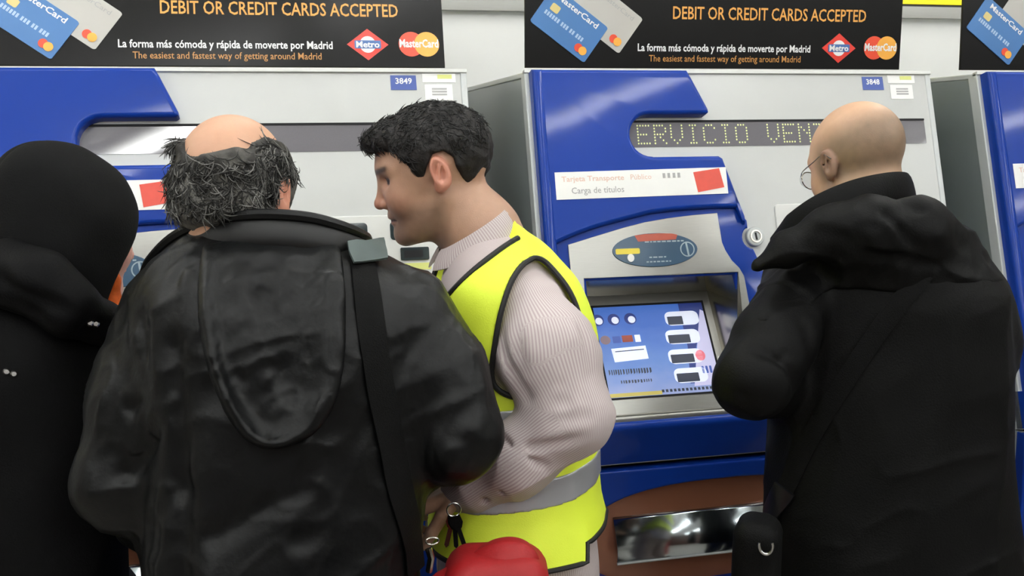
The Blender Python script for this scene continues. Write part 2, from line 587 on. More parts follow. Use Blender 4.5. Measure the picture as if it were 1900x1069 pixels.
    for b0, hh, a0, a1 in ((.70, .06, .03, .40), (.82, .035, .12, .40)):
        a = a0
        while a < a1:
            wd_ = rg.uniform(.008, .018)
            rows.append(prism_vf([[(a, b0), (a + wd_, b0), (a + wd_, b0 + hh * rg.uniform(.6, 1)), (a, b0 + hh)]], .002, .0023, S))
            a += wd_ + rg.uniform(.008, .014)
    a = .46
    while a < .97:
        rows.append(prism_vf([[(a, .945), (a + .022, .945), (a + .022, .975), (a, .975)]], .002, .0023, S))
        a += .036
    V, F = join_vf(rows)
    o = tag(mk('screen_print', V, F, M_scr_dark, scr, smooth=False), kind='stuff')
    fl('stop_icon', oval(.875, .60, .045, .06, 20), M_scr_red)
    for i in range(3):
        fl('hand_icon', rrect(.86 + .035 * i, .88 + .035 * i, .72, .80, .006, 2), M_scr_navy2)
    # oval badge
    bd = prism('oval_badge', [pcl(oval(.2595, .393, .096, .0365, 48), .026)], .0235, .026, f, M_badge, t, bevel=.001)
    bl = lambda nm, lp_, m, h=.0265: prism(nm, [pcl(l_, .026) for l_ in lp_], .026, h, f, m, bd)
    bl('red_band', [[(.215, .3605), (.24, .3582), (.27, .3575), (.3, .359), (.312, .362), (.308, .372), (.222, .374)]], M_badge_red)
    bl('yellow_tab', [rrect(.170, .224, .388, .400, .003)], M_label_yellow)
    bl('white_button', [oval(.202, .4085, .0075, .0085, 20)], M_paper, .029)
    bl('ring_emblem', [oval(.332, .394, .0165, .0165, 28), oval(.332, .394, .014, .014, 28)], M_badge_print)
    bl('emblem_bar', [[(.328, .380), (.332, .379), (.336, .408), (.332, .409)]], M_badge_print)
    sm = []
    for v0, u0, u1 in ((.378, .228, .31), (.411, .235, .268), (.4205, .228, .285)):
        u = u0
        while u < u1:
            l_ = rg.uniform(.004, .010)
            sm.append(prism_vf([[(u, v0), (u + l_, v0), (u + l_, v0 + .0028), (u, v0 + .0028)]], .026, .0263, f))
            u += l_ + .0025
    V, F = join_vf(sm)
    tag(mk('badge_print', V, F, M_badge_print, bd, smooth=False), kind='stuff')
    # lock
    lk = prism('lock', [oval(.489, .373, .0205, .0215, 28)], .0, .012, f, M_trim, t, bevel=.003)
    prism('lock_ring', [oval(.489, .373, .0135, .014, 24), oval(.489, .373, .0105, .011, 24)], .012, .0145, f, M_steel_dark, lk)
    prism('keyhole', [[(.4865, .365), (.4905, .365), (.4925, .381), (.4885, .381)]], .012, .0135, f, M_gap, lk)
    # steel sill and blue ledge
    prism('steel_sill', [[(.066, .738), (.5, .738), (.5, .758), (.066, .758)]], .0, .028, f, M_steel, t, bevel=.008, seg=4)
    prof = [(.75, -.02), (.75, .036)] + [(.762 + .012 * cos(a_), .036 + .012 * sin(a_)) for a_ in np.linspace(pi, .25 * pi, 7)] + [(.80, .030), (.834, .004), (.836, -.02)]
    n_ = len(prof)
    V = [f(u_, v_, w_) for u_ in (0., MW) for v_, w_ in prof]
    F = [tuple(range(n_)), tuple(range(2 * n_ - 1, n_ - 1, -1))] + [(i, (i + 1) % n_, n_ + (i + 1) % n_, n_ + i) for i in range(n_)]
    fix_normals(mk('ledge', V, F, M_blue, t))
    # lower door
    lens = oval(.345, .852, .285, .112, 56, 2.6)
    lens = [(u, z + .02 * (u - .345)) for u, z in lens]
    prism('lower_door', [[(.0, .062), (MW, .062), (MW, 1.0), (.0, 1.0)], lens], -.02, .012, g, M_blue, t, bevel=.006, seg=3)
    prism('dispenser_panel', [oval(.345, .852, .30, .125, 40, 2.6)], -.04, -.012, g, M_brown, t)
    tv, tf = [], []
    n = 14
    for i in range(n + 1):
        q = i / n
        z = .893 - .088 * q
        wv = -.012 + .034 * math.sin(q * pi * .62)
        for u in (.128, .60):
            tv.append(g(u, z + .004 * (u - .128), wv))
    for i in range(n):
        tf.append((2 * i, 2 * i + 1, 2 * i + 3, 2 * i + 2))
    tr = mk('tray_flap', tv, tf, M_tray, t)
    sd = tr.modifiers.new('solid', 'SOLIDIFY'); sd.thickness = .004; sd.offset = -1
    pv = sweep_vf([g(.128, .805, .022), g(.35, .806, .022), g(.60, .8075, .022)], .0035, 8)
    mk('tray_lip', pv[0], pv[1], M_trim, tr)
    return t


M_scr_blue = None
for _n, _c, _s in (('navy', (36, 52, 118), .5), ('navy2', (60, 84, 160), .5), ('pill', (214, 220, 238), .62), ('dark', (52, 58, 74), .4),
                   ('lilac', (182, 180, 212), .6), ('red', (214, 110, 122), .55), ('gold', (176, 162, 84), .55), ('brown', (120, 100, 110), .5)):
    globals()['M_scr_' + _n] = mat('screen_' + _n, s2l(*_c), .35, var=.04, emit=s2l(*_c), estr=_s)


def screen_blue():
    m = mat('screen_picture', s2l(40, 70, 140), .3, emit=s2l(92, 140, 214), estr=.6)
    nt = m.node_tree; N = nt.nodes; L = nt.links
    b = N['Principled BSDF']
    tc = N.new('ShaderNodeTexCoord')
    sp = N.new('ShaderNodeSeparateXYZ'); L.new(tc.outputs['Generated'], sp.inputs[0])
    nz = N.new('ShaderNodeTexNoise'); nz.inputs['Scale'].default_value = 4
    L.new(tc.outputs['Generated'], nz.inputs['Vector'])
    ad = N.new('ShaderNodeMath'); ad.operation = 'MULTIPLY_ADD'; ad.inputs[1].default_value = .35
    L.new(nz.outputs['Fac'], ad.inputs[0]); L.new(sp.outputs['Z'], ad.inputs[2])
    cr = N.new('ShaderNodeValToRGB'); L.new(ad.outputs[0], cr.inputs[0])
    e = cr.color_ramp.elements
    e[0].position = .15; e[0].color = (*s2l(196, 204, 232), 1)
    e[1].position = .95; e[1].color = (*s2l(72, 118, 204), 1)
    k = e.new(.5); k.color = (*s2l(130, 166, 222), 1)
    L.new(cr.outputs[0], b.inputs['Emission Color'])
    return m


M_scr_blue = screen_blue()


def copy_tree(o, dx):
    c = o.copy(); COL.objects.link(c)
    c.location.x += dx
    for ch in o.children:
        d = ch.copy(); COL.objects.link(d); d.parent = c
        for gch in ch.children:
            e = gch.copy(); COL.objects.link(e); e.parent = d
    return c


PITCH = 1.1 * K
m2 = build_machine(0.0)
m1 = copy_tree(m2, -PITCH)
m3 = copy_tree(m2, PITCH)
GRP = 'row of ticket machines along the white wall'
tag(m1, 'blue and silver ticket machine with number 3849, unlit message strip', 'ticket machine', GRP)
tag(m2, 'blue and silver ticket machine with number 3848 and lit dot message', 'ticket machine', GRP)
tag(m3, 'blue and silver ticket machine with only its blue side strip showing', 'ticket machine', GRP)


def numbers_and_stickers(t, dx, number, su, poster_note):
    f = M3(dx)
    if number:
        nu = .816 if dx < 0 else .798
        np_ = prism('number_plate', [[(nu, .009), (nu + .053, .009), (nu + .0535, .040), (nu, .040)]], .0, .0012, f, M_label_blue, t)
        V, F = text_vf(number, f, nu + .010, nu + .044, .027, .012, .0016, bold=.02)
        mk('number', V, F, M_white_print, np_, smooth=False)
        sn = prism('service_sticker', [[(nu + .066, .005), (nu + .136, .005), (nu + .136, .024), (nu + .066, .024)]], .0, .001, f, M_paper, t)
        prism('yellow_stripe', [[(nu + .098, .007), (nu + .128, .007), (nu + .128, .016), (nu + .098, .016)]], .001, .0013, f, M_label_yellow2, sn)
        s2 = prism('inspection_sticker', [[(nu + .07, .028), (nu + .128, .028), (nu + .128, .062), (nu + .07, .062)]], .0, .001, f, M_paper, t)
        rr = []
        for i in range(3):
            rr.append(prism_vf([[(nu + .085, .036 + i * .006), (nu + .116, .036 + i * .006), (nu + .116, .0395 + i * .006), (nu + .085, .0395 + i * .006)]], .001, .0013, f))
        V, F = join_vf(rr)
        mk('sticker_print', V, F, M_label_grey, s2, smooth=False)
    # card sticker on the fascia
    s = lambda u, v, w: f(.048 + (u - .048) * (1 + su) - .007, v - .012 * (u - .04) * (1 if dx >= 0 else .2), w)
    st = prism('card_sticker', [[(.048, .228), (.436, .228), (.436, .286), (.048, .286)]], .034, .0352, s, M_paper, t)
    V, F = text_vf('Tarjeta Transporte', s, .062, .20, .2485, .011, .0357, bold=.01)
    mk('sticker_heading', V, F, M_label_pink, st, smooth=False)
    V, F = text_vf('Carga de títulos', s, .082, .198, .2745, .013, .0357, bold=.005)
    mk('sticker_line', V, F, M_label_grey, st, smooth=False)
    V, F = text_vf('Público', s, .215, .262, .2485, .011, .0357)
    mk('sticker_heading_end', V, F, M_label_pink, st, smooth=False)
    rr = [prism_vf([[(u, .237), (u + .006, .237), (u + .006, .2475), (u, .2475)]], .0352, .0356, s) for u in (.288, .299, .311, .322)]
    V, F = join_vf(rr)
    tag(mk('sticker_marks', V, F, M_label_grey, st, smooth=False), kind='stuff')
    rc = prism('red_card', [[(.359, .237), (.42, .230), (.428, .272), (.366, .281)]], .0352, .0358, s, M_label_red, st)
    return st


numbers_and_stickers(m2, 0.0, '3848', -.012, '')
numbers_and_stickers(m1, -PITCH, '3849', -.085, '')
numbers_and_stickers(m3, PITCH, '', 0.0, '')

# dot-matrix message on the middle machine
FONT = {'E': '11111 10000 10000 11110 10000 10000 11111', 'R': '11110 10001 10001 11110 10100 10010 10001',
        'V': '10001 10001 10001 10001 10001 01010 00100', 'I': '01110 00100 00100 00100 00100 00100 01110',
        'C': '01110 10001 10000 10000 10000 10001 01110', 'O': '01110 10001 10001 10001 10001 10001 01110',
        'N': '10001 11001 10101 10011 10001 10001 10001', 'T': '11111 00100 00100 00100 00100 00100 00100',
        'A': '01110 10001 10001 11111 10001 10001 10001', ' ': '00000 ' * 7}
f2 = M3(0.0)
dots = []
for ci, ch in enumerate('ERVICIO VENTA'):
    for r_, row in enumerate(FONT[ch].split()):
        for c_, b_ in enumerate(row):
            if b_ == '1':
                uu = .2427 + ci * .0382 + c_ * .0064; vv = .1205 + r_ * .0066
                dots.append(prism_vf([oval(uu, vv, .0019, .0022, 6)], .0015, .0022, f2))
V, F = join_vf(dots)
tag(mk('dot_message', V, F, M_led_on, [c for c in m2.children if c.name.startswith('led_display')][0], smooth=False), kind='stuff')

# ------------------------------------------------------------------ posters standing on the machines
def poster(dx, tilt, label, text=True):
    pz = ZT + .0095
    ct, st_ = cos(radians(tilt)), sin(radians(tilt))

    def q(u, h, w):                     # u along, h up (calibration units), w outwards (m)
        return (dx + u * K, .0045 + h * K * st_ - w * ct, pz + h * K * ct + w * st_)

    def pp(x, y):
        p = on_plane(x, y, (0, 1, 0), (0, .004, 0))
        return (p[0] / K, (p[2] - pz) / K)
    t = empty('poster', (dx + .45 * K, 0, pz))
    PH = .36
    prism('poster_board', [[(.004, 0), (.899, 0), (.899, PH), (.004, PH)]], -.006, 0, q, M_poster, t, bevel=.001)
    mk_t = lambda nm, s, xa, xb, yb, hpx, m, bold: mk(nm, *text_vf(s, q, pp(xa, yb)[0], pp(xb, yb)[0], pp(xa, yb)[1], (pp(xa, yb - hpx)[1] - pp(xa, yb)[1]), .0006, bold=bold, up=1), m, t, smooth=False)
    mk_t('heading', 'DEBIT OR CREDIT CARDS ACCEPTED', 1248, 1606, 35, 23, M_orange, .012)
    mk_t('slogan', 'La forma más cómoda y rápida de moverte por Madrid', 1183, 1503, 94.5, 13.5, M_white_print, .02)
    mk_t('slogan_translation', 'The easiest and fastest way of getting around Madrid', 1204, 1485, 114, 12, M_orange_dim, .005)
    # metro diamond
    c = pp(1556, 89.5); hw = .0425; hh = .033
    d = prism('metro_logo', [[(c[0] - hw, c[1]), (c[0], c[1] - hh), (c[0] + hw, c[1]), (c[0], c[1] + hh)]], 0, .0006, q, M_metro_red, t)
    prism('logo_disc', [oval(c[0], c[1], .0165, .0175, 28)], .0006, .001, q, M_white_print, d)
    prism('logo_bar', [rrect(c[0] - .027, c[0] + .027, c[1] - .0085, c[1] + .0085, .002, 2)], .001, .0013, q, M_metro_blue, d)
    mk('logo_lettering', *text_vf('Metro', q, c[0] - .024, c[0] + .024, c[1] - .0062, .0125, .0017, bold=.03, up=1), M_white_print, d, smooth=False)
    # two-circle card logo

    def circles(cx, cy, r, ang, par, lettering):
        ca, sa = cos(ang), sin(ang)
        qq = lambda u, h, w: q(cx + u * ca - h * sa, cy + u * sa + h * ca, w)
        a = prism('red_disc', [oval(-.62 * r, 0, r, r, 28)], .0006 + par[1], .001 + par[1], qq, M_mc_red, par[0])
        prism('amber_disc', [oval(.62 * r, 0, r, r, 28)], .001 + par[1], .0013 + par[1], qq, M_mc_yel, par[0])
        if lettering:
            mk('logo_lettering', *text_vf('MasterCard', qq, -1.55 * r, 1.55 * r, -.25 * r, .62 * r, .0017 + par[1], bold=.03, up=1), M_white_print, par[0], smooth=False)
    c = pp(1633, 89)
    lg = prism('card_logo', [oval(c[0], c[1], .036, .02, 20)], 0, .0004, q, M_mc_red, t)
    circles(c[0], c[1], .0262, 0, (lg, 0), True)
    # the two bank cards
    L_, B_, R_ = (np.array(pp(*z)) for z in ((982, 39), (1083, 117), (1128, 52)))

    def card(nm, L_, B_, R_, m, w, inscr):
        T_ = L_ + R_ - B_
        ex = B_ - L_; ey = T_ - L_          # long axis, short axis
        cq = lambda a, b, ww: q(*(L_ + ex * a + ey * b), ww)
        o = prism(nm, [rrect(0, 1, 0, 1, .05, 4)], 0, w, cq, m, t)
        ang = math.atan2(ex[1], ex[0]); ln = float(np.linalg.norm(ex))
        cc = L_ + ex * .84 + ey * .2
        circles(cc[0], cc[1], ln * .062, ang, (o, w), False)
        if inscr:
            prism('card_chip', [rrect(.13, .27, .5, .68, .03, 3)], w, w + .0004, cq, M_chip, o)
            mk('card_lettering', *text_vf('MasterCard', cq, .14, .86, .80, .13, w + .0005, bold=.02, up=1), M_white_print, o, smooth=False)
            mk('card_number', *text_vf('5412 7512 3412 3456', cq, .1, .82, .36, .09, w + .0005, up=1), M_card_print, o, smooth=False) if False else None
            rr = []
            a = .1
            while a < .8:
                rr.append(prism_vf([[(a, .35), (a + .03, .35), (a + .03, .45), (a, .45)]], w, w + .0004, cq)); a += .045 if int(a * 100) % 4 else .07
            V, F = join_vf(rr); mk('card_number', V, F, M_card_print, o, smooth=False)
        else:
            mk('card_lettering', *text_vf('MasterCard', cq, .30, .88, .80, .11, w + .0005, bold=.005, up=1), M_label_grey, o, smooth=False)
        return o
    off = np.array(pp(1148, 100)) - B_
    card('grey_card', L_ + off, B_ + off, R_ + off, M_card_grey, .0006, False)
    card('blue_card', L_, B_, R_, M_card_blue, .0022, True)
    return tag(t, label, 'poster', 'bank card posters on top of the machines')


poster(0.0, -1.0, 'deep black card poster above the machine the bald man uses')
poster(-PITCH + .033 * K, 13.0, 'greyish glare-washed card poster above machine number 3849')
poster(PITCH - .043 * K, 1.0, 'black card poster showing only its blue and grey card corner')

# ------------------------------------------------------------------ implicit surfaces for figures and cloth
def A(*v):
    return np.array(v, np.float32)


def rcone(p, a, b, r1, r2):
    a = np.asarray(a, np.float32); b = np.asarray(b, np.float32)
    ab = b - a; pa = p - a
    t = np.clip(pa @ ab / (ab @ ab + 1e-9), 0, 1)
    return np.linalg.norm(pa - t[:, None] * ab, axis=1) - (r1 + (r2 - r1) * t)


def ell(p, c, r, R=None):
    q = p - np.asarray(c, np.float32)
    if R is not None:
        q = q @ np.asarray(R, np.float32)
    r = np.asarray(r, np.float32)
    k0 = np.linalg.norm(q / r, axis=1); k1 = np.linalg.norm(q / (r * r), axis=1) + 1e-9
    return k0 * (k0 - 1) / k1


def smin(a, b, k):
    h = np.clip(.5 + .5 * (b - a) / k, 0, 1)
    return b + (a - b) * h - k * h * (1 - h)


def smax(a, b, k):
    return -smin(-a, -b, k)


def chain(p, pts, rs, k=.02):
    d = None
    for i in range(len(pts) - 1):
        q = rcone(p, pts[i], pts[i + 1], rs[i], rs[i + 1])
        d = q if d is None else smin(d, q, k)
    return d


def poly2(x, y, pts):
    """signed distance to a 2D polygon (negative inside)"""
    d = np.full(x.shape, 1e9, np.float32); s = np.ones(x.shape, np.float32)
    n = len(pts)
    for i in range(n):
        ax, ay = pts[i]; bx, by = pts[i - 1]
        ex, ey = bx - ax, by - ay
        wx, wy = x - ax, y - ay
        t = np.clip((wx * ex + wy * ey) / (ex * ex + ey * ey), 0, 1)
        d = np.minimum(d, (wx - ex * t) ** 2 + (wy - ey * t) ** 2)
        c1 = y >= ay; c2 = y < by; c3 = ex * wy > ey * wx
        s = np.where((c1 & c2 & c3) | (~c1 & ~c2 & ~c3), -s, s)
    return s * np.sqrt(d)


def noise(p, freq, seed=0):
    q = p * freq
    i = np.floor(q).astype(np.int64); f = (q - i).astype(np.float32)
    f = f * f * (3 - 2 * f)

    def hsh(dx, dy, dz):
        n = (i[:, 0] + dx) * 374761393 + (i[:, 1] + dy) * 668265263 + (i[:, 2] + dz) * 2147483647 + seed * 974634777
        n = (n ^ (n >> 13)) * 1274126177
        n = n ^ (n >> 16)
        return ((n & 65535) / 32767.5 - 1).astype(np.float32)
    out = 0
    for dx in (0, 1):
        for dy in (0, 1):
            for dz in (0, 1):
                w = (f[:, 0] if dx else 1 - f[:, 0]) * (f[:, 1] if dy else 1 - f[:, 1]) * (f[:, 2] if dz else 1 - f[:, 2])
                out = out + w * hsh(dx, dy, dz)
    return out


def creases(p, d, lst):
    for a, b, w, amp in lst:
        q = rcone(p, a, b, 0, 0)
        d = d + amp * np.exp(-(q / w) ** 2)
    return d


def wrinkle(p, freq, seed, dirn=(0, 0, 1), stretch=.35):
    """sharp-crested folds running along dirn, in -1..0"""
    d = np.asarray(dirn, np.float32); d = d / np.linalg.norm(d)
    q = p - (p @ d)[:, None] * d * (1 - stretch)
    q = q + .03 * np.stack([noise(p, 9, seed + 1), noise(p, 9, seed + 2), noise(p, 9, seed + 3)], 1)
    n = noise(q, freq, seed)
    return -(1 - np.abs(n)) ** 3


def patch_on(name, fn, quad, d0, d1, thick, lift, m, parent, nx=8, ny=6):
    """thin cloth patch laid on fn; quad = photo corners tl, tr, br, bl"""
    q = [np.array(c, float) for c in quad]
    pts = [(q[0] * (1 - a) + q[1] * a) * (1 - b) + (q[3] * (1 - a) + q[2] * a) * b for b in np.linspace(0, 1, ny) for a in np.linspace(0, 1, nx)]
    P = px_surface(fn, pts, d0, d1); N = grad(fn, P)
    P1 = P + N * (lift + thick); P0 = P + N * lift
    k = nx * ny; F = []
    for j in range(ny - 1):
        for i in range(nx - 1):
            a = j * nx + i
            F.append((a, a + 1, a + nx + 1, a + nx)); F.append((a + k, a + nx + k, a + nx + 1 + k, a + 1 + k))
    rim = list(range(nx)) + [j * nx + nx - 1 for j in range(1, ny)] + [(ny - 1) * nx + i for i in range(nx - 2, -1, -1)] + [j * nx for j in range(ny - 2, 0, -1)]
    for a, b in zip(rim, rim[1:] + rim[:1]):
        F.append((a, a + k, b + k, b))
    return mk(name, list(P1) + list(P0), F, m, parent)


def nets(fn, lo, hi, h, block=6):
    """surface nets over fn(points) < 0; only blocks near the surface are evaluated finely"""
    lo = np.array(lo, float); hi = np.array(hi, float)
    nb = np.ceil((hi - lo) / (h * block)).astype(int) + 1
    n = nb * block
    bc = [lo[a] + (np.arange(nb[a]) * block + (block - 1) / 2) * h for a in range(3)]
    G = np.stack(np.meshgrid(*bc, indexing='ij'), -1).reshape(-1, 3).astype(np.float32)
    fc = fn(G).reshape(nb)
    act = np.abs(fc) < block * h * 1.75
    f = np.repeat(np.repeat(np.repeat(fc, block, 0), block, 1), block, 2).astype(np.float32)
    ai = np.argwhere(act)
    o = np.stack(np.meshgrid(*[np.arange(block)] * 3, indexing='ij'), -1).reshape(-1, 3)
    for s in range(0, len(ai), 1500):
        idx = (ai[s:s + 1500, None, :] * block + o[None]).reshape(-1, 3)
        f[idx[:, 0], idx[:, 1], idx[:, 2]] = fn((lo + idx * h).astype(np.float32))
    sg = f < 0
    cnt = np.zeros(tuple(n - 1), np.uint8)
    for a in (0, 1):
        for b in (0, 1):
            for c in (0, 1):
                cnt += sg[a:n[0] - 1 + a, b:n[1] - 1 + b, c:n[2] - 1 + c]
    cells = np.argwhere((cnt > 0) & (cnt < 8))
    acc = np.zeros((len(cells), 3)); m_ = np.zeros(len(cells))
    cor = [(a, b, c) for a in (0, 1) for b in (0, 1) for c in (0, 1)]
    fv = {q: f[cells[:, 0] + q[0], cells[:, 1] + q[1], cells[:, 2] + q[2]] for q in cor}
    for q in cor:
        for ax in range(3):
            if q[ax] == 0:
                q2 = list(q); q2[ax] = 1; q2 = tuple(q2)
                x = (fv[q] < 0) != (fv[q2] < 0)
                t = np.where(x, fv[q] / (fv[q] - fv[q2] + 1e-12), 0)
                pt = np.array(q, float)[None].repeat(len(cells), 0); pt[:, ax] += t
                acc += pt * x[:, None]; m_ += x
    V = lo + (cells + acc / m_[:, None]) * h
    idx = np.full(tuple(n - 1), -1, np.int32)
    idx[cells[:, 0], cells[:, 1], cells[:, 2]] = np.arange(len(cells))
    F = []
    for ax in range(3):
        b, c = (ax + 1) % 3, (ax + 2) % 3
        sl0 = [slice(1, n[a] - 1) for a in range(3)]; sl1 = list(sl0)
        sl0[ax] = slice(0, n[ax] - 1); sl1[ax] = slice(1, n[ax])
        s0 = sg[tuple(sl0)]; s1 = sg[tuple(sl1)]
        e = np.argwhere(s0 != s1)
        off = np.ones(3, int); off[ax] = 0
        e = e + off
        sgn = sg[e[:, 0], e[:, 1], e[:, 2]]
        q = []
        for db, dc in ((1, 1), (0, 1), (0, 0), (1, 0)):
            k_ = e.copy(); k_[:, b] -= db; k_[:, c] -= dc
            q.append(idx[k_[:, 0], k_[:, 1], k_[:, 2]])
        q = np.stack(q, 1)
        q[~sgn] = q[~sgn][:, ::-1]
        F.append(q)
    F = np.concatenate(F)
    F = F[(F >= 0).all(1)]
    return V, F


def sdf_obj(name, fn, lo, hi, h, m, parent, color=None, attrs=None):
    V, F = nets(fn, lo, hi, h)
    # one projection step onto the surface
    e = h * .5
    P = V.astype(np.float32); d = fn(P)
    g = np.stack([fn(P + A(*(e * (a == k) for k in range(3)))) - d for a in range(3)], 1) / e
    g2 = (g * g).sum(1) + 1e-6
    V = V - np.clip(d / g2, -h, h)[:, None] * g * .7
    at_ = {}
    if color is not None:
        at_['tint'] = color(V.astype(np.float32))
    if attrs:
        for k_, fn_ in attrs.items():
            at_[k_] = fn_(V.astype(np.float32))
    return mk(name, V, F, m, parent, smooth=True, sharp=None, attrs=at_)


def frame(psi, pitch=0., roll=0.):
    """columns forward, left, up"""
    a, t, r = radians(psi), radians(pitch), radians(roll)
    f = np.array((cos(a) * cos(t), sin(a) * cos(t), -sin(t)))
    l = np.array((-sin(a), cos(a), 0.))
    u = np.cross(f, l)
    l2 = l * cos(r) + u * sin(r); u2 = np.cross(f, l2)
    return np.stack([f, l2, u2], 1)


def mirror_y(q):
    q = q.copy(); q[:, 1] = np.abs(q[:, 1]); return q


def head_local(q):
    """head in its own frame: x forward, y left, z up, metres; origin between the ears"""
    m = mirror_y(q)
    d = ell(q, (-.010, 0, .026), (.097, .0755, .084))
    d = smin(d, ell(q, (.030, 0, -.008), (.060, .060, .085)), .03)
    d = smin(d, ell(q, (.035, 0, -.066), (.047, .050, .046)), .03)          # jaw
    d = smin(d, rcone(m, (-.005, .052, -.045), (.055, .026, -.092), .016, .016), .025)
    d = smin(d, ell(q, (.0735, 0, -.096), (.018, .021, .018)), .02)           # chin
    d = smin(d, ell(m, (.062, .036, -.030), (.022, .022, .024)), .025)        # cheek
    d = smin(d, rcone(m, (.0785, .006, .022), (.069, .044, .021), .0105, .009), .014)   # brow
    d = smax(d, -ell(m, (.0945, .036, .0015), (.021, .019, .0115)), .010)      # sockets
    d = smin(d, ell(m, (.0665, .032, .001), (.0130, .0140, .0118)), .002)    # eyes
    d = smin(d, rcone(q, (.079, 0, .012), (.0985, 0, -.030), .0085, .0095), .010)
    d = smin(d, ell(q, (.1005, 0, -.0345), (.0105, .0105, .0095)), .006)      # nose tip
    d = smin(d, ell(m, (.0905, .012, -.0375), (.0095, .0075, .0075)), .005)
    d = smin(d, ell(q, (.082, 0, -.0575), (.0115, .024, .010)), .008)         # mouth block
    d = smin(d, ell(q, (.0835, 0, -.0605), (.009, .020, .0048)), .004)
    d = smin(d, ell(q, (.0825, 0, -.0705), (.009, .018, .0055)), .004)
    d = d + .0035 * np.exp(-(rcone(m, (.094, 0, -.0655), (.080, .024, -.067), 0, 0) / .0028) ** 2)
    return d


def ear_local(q):
    m = mirror_y(q)
    R = np.stack([A(.94, .30, -.17), A(-.31, .95, 0), A(.16, .05, .985)], 1)
    R, _ = np.linalg.qr(R.astype(float)); R = R * np.sign(np.diag(R))
    c = (-.010, .0795, -.004)
    d = ell(m, c, (.0165, .0080, .0285), R)
    d = smin(d, ell(m, (-.003, .0765, -.026), (.009, .006, .011)), .008)
    hol = ell(m, (-.0085, .0895, -.002), (.0110, .0115, .0195), R)
    d = smax(d, -hol, .004)
    d = smin(d, rcone(m, (-.010, .083, .008), (-.004, .082, -.012), .0026, .003), .003)
    return d


def hand_prims(w, d, n, thumb, curl=1.0, s=1.0):
    """rounded cones of a hand: wrist w, direction d, palm normal n (side the fingers curl to), thumb sideways vector"""
    w, d, n, th = (np.asarray(q, float) for q in (w, d, n, thumb))
    d = d / np.linalg.norm(d); n = n - d * (n @ d); n = n / np.linalg.norm(n)
    t = np.cross(n, d); t = t * (1 if t @ th > 0 else -1)
    out = []
    for off, ln, r in ((.027, .088, .0095), (.009, .096, .0098), (-.009, .090, .0092), (-.026, .072, .0082)):
        k0 = w + d * .012 * s + t * off * .55 * s
        k1 = w + d * .088 * s + t * off * s
        out.append((k0, k1, .016 * s, .0125 * s))
        a = radians(25) * curl; q = k1
        for i, fr in enumerate((.44, .31, .25)):
            dr = d * cos(a) + n * sin(a)
            q2 = q + dr * ln * fr * s
            out.append((q, q2, r * s * (1 - .07 * i), r * s * (.93 - .09 * i)))
            q = q2; a += radians(48) * curl
    q = w + d * .022 * s + t * .022 * s
    a = radians(42)
    for i, ln in enumerate((.040, .034, .028)):
        dr = d * cos(a) + t * sin(a) * .8 + n * (.35 + .25 * i) * curl
        dr = dr / np.linalg.norm(dr)
        q2 = q + dr * ln * s
        out.append((q, q2, (.0135 - .0015 * i) * s, (.012 - .0015 * i) * s)); q = q2; a -= radians(16) * curl
    return out


def body_fn(B):
    C, R, s = B['head']; R = R.astype(np.float32); C = np.asarray(C, np.float32)
    hp = [q for hnd in B['hands'] for q in hnd]

    def fn(p):
        q = ((p - C) @ R) / s
        far = np.linalg.norm(q, axis=1) > .24
        d = np.full(len(p), 1e3, np.float32)
        near = ~far
        if near.any():
            hd = head_local(q[near])
            if B.get('ears', True):
                hd = smin(hd, ear_local(q[near]), .004)
            d[near] = hd * s
        d[far] = (np.linalg.norm(q[far], axis=1) - .13) * s
        nk = C + R @ A(-.024, 0, -.055) * s
        d = smin(d, rcone(p, nk, B['neck'], .056 * s, .060), .02)
        d = smin(d, rcone(p, B['neck'], B['chest'], .062, .10), .05)
        d = smin(d, rcone(p, B['sl'], B['sr'], .050, .050), .05)
        d = smin(d, rcone(p, B['chest'], B['pelvis'], .105, .11), .05)
        for sd in ('l', 'r'):
            d = smin(d, chain(p, [B['s' + sd], B['e' + sd], B['w' + sd]], [.046, .038, .027], .015), .02)
            d = smin(d, chain(p, [B['h' + sd], B['k' + sd], B['a' + sd]], [.075, .05, .036], .02), .04)
            t = np.asarray(B['a' + sd]) + B['toe'] * .17; t[2] = .035
            a0 = np.asarray(B['a' + sd]).copy(); a0[2] = .045
            d = smin(d, rcone(p, a0, t, .03, .022), .02)
        hd = None
        for a, b, r1, r2 in hp:
            qd = rcone(p, a, b, r1, r2)
            hd = qd if hd is None else smin(hd, qd, .004)
        return smin(d, hd, .01)
    return fn


def legs(B, x, y, psi, zhip=.90, spread=.10, knee_bend=.03):
    f = np.array((cos(radians(psi)), sin(radians(psi)), 0)); l = np.array((-f[1], f[0], 0)); c = np.array((x, y, 0))
    B['toe'] = f
    B['pelvis'] = c + np.array((0, 0, zhip + .05))
    for sd, sg in (('l', 1), ('r', -1)):
        B['h' + sd] = c + l * sg * spread * .85 + np.array((0, 0, zhip))
        B['k' + sd] = c + l * sg * spread + f * knee_bend + np.array((0, 0, .50))
        B['a' + sd] = c + l * sg * spread * 1.05 - f * .02 + np.array((0, 0, .09))


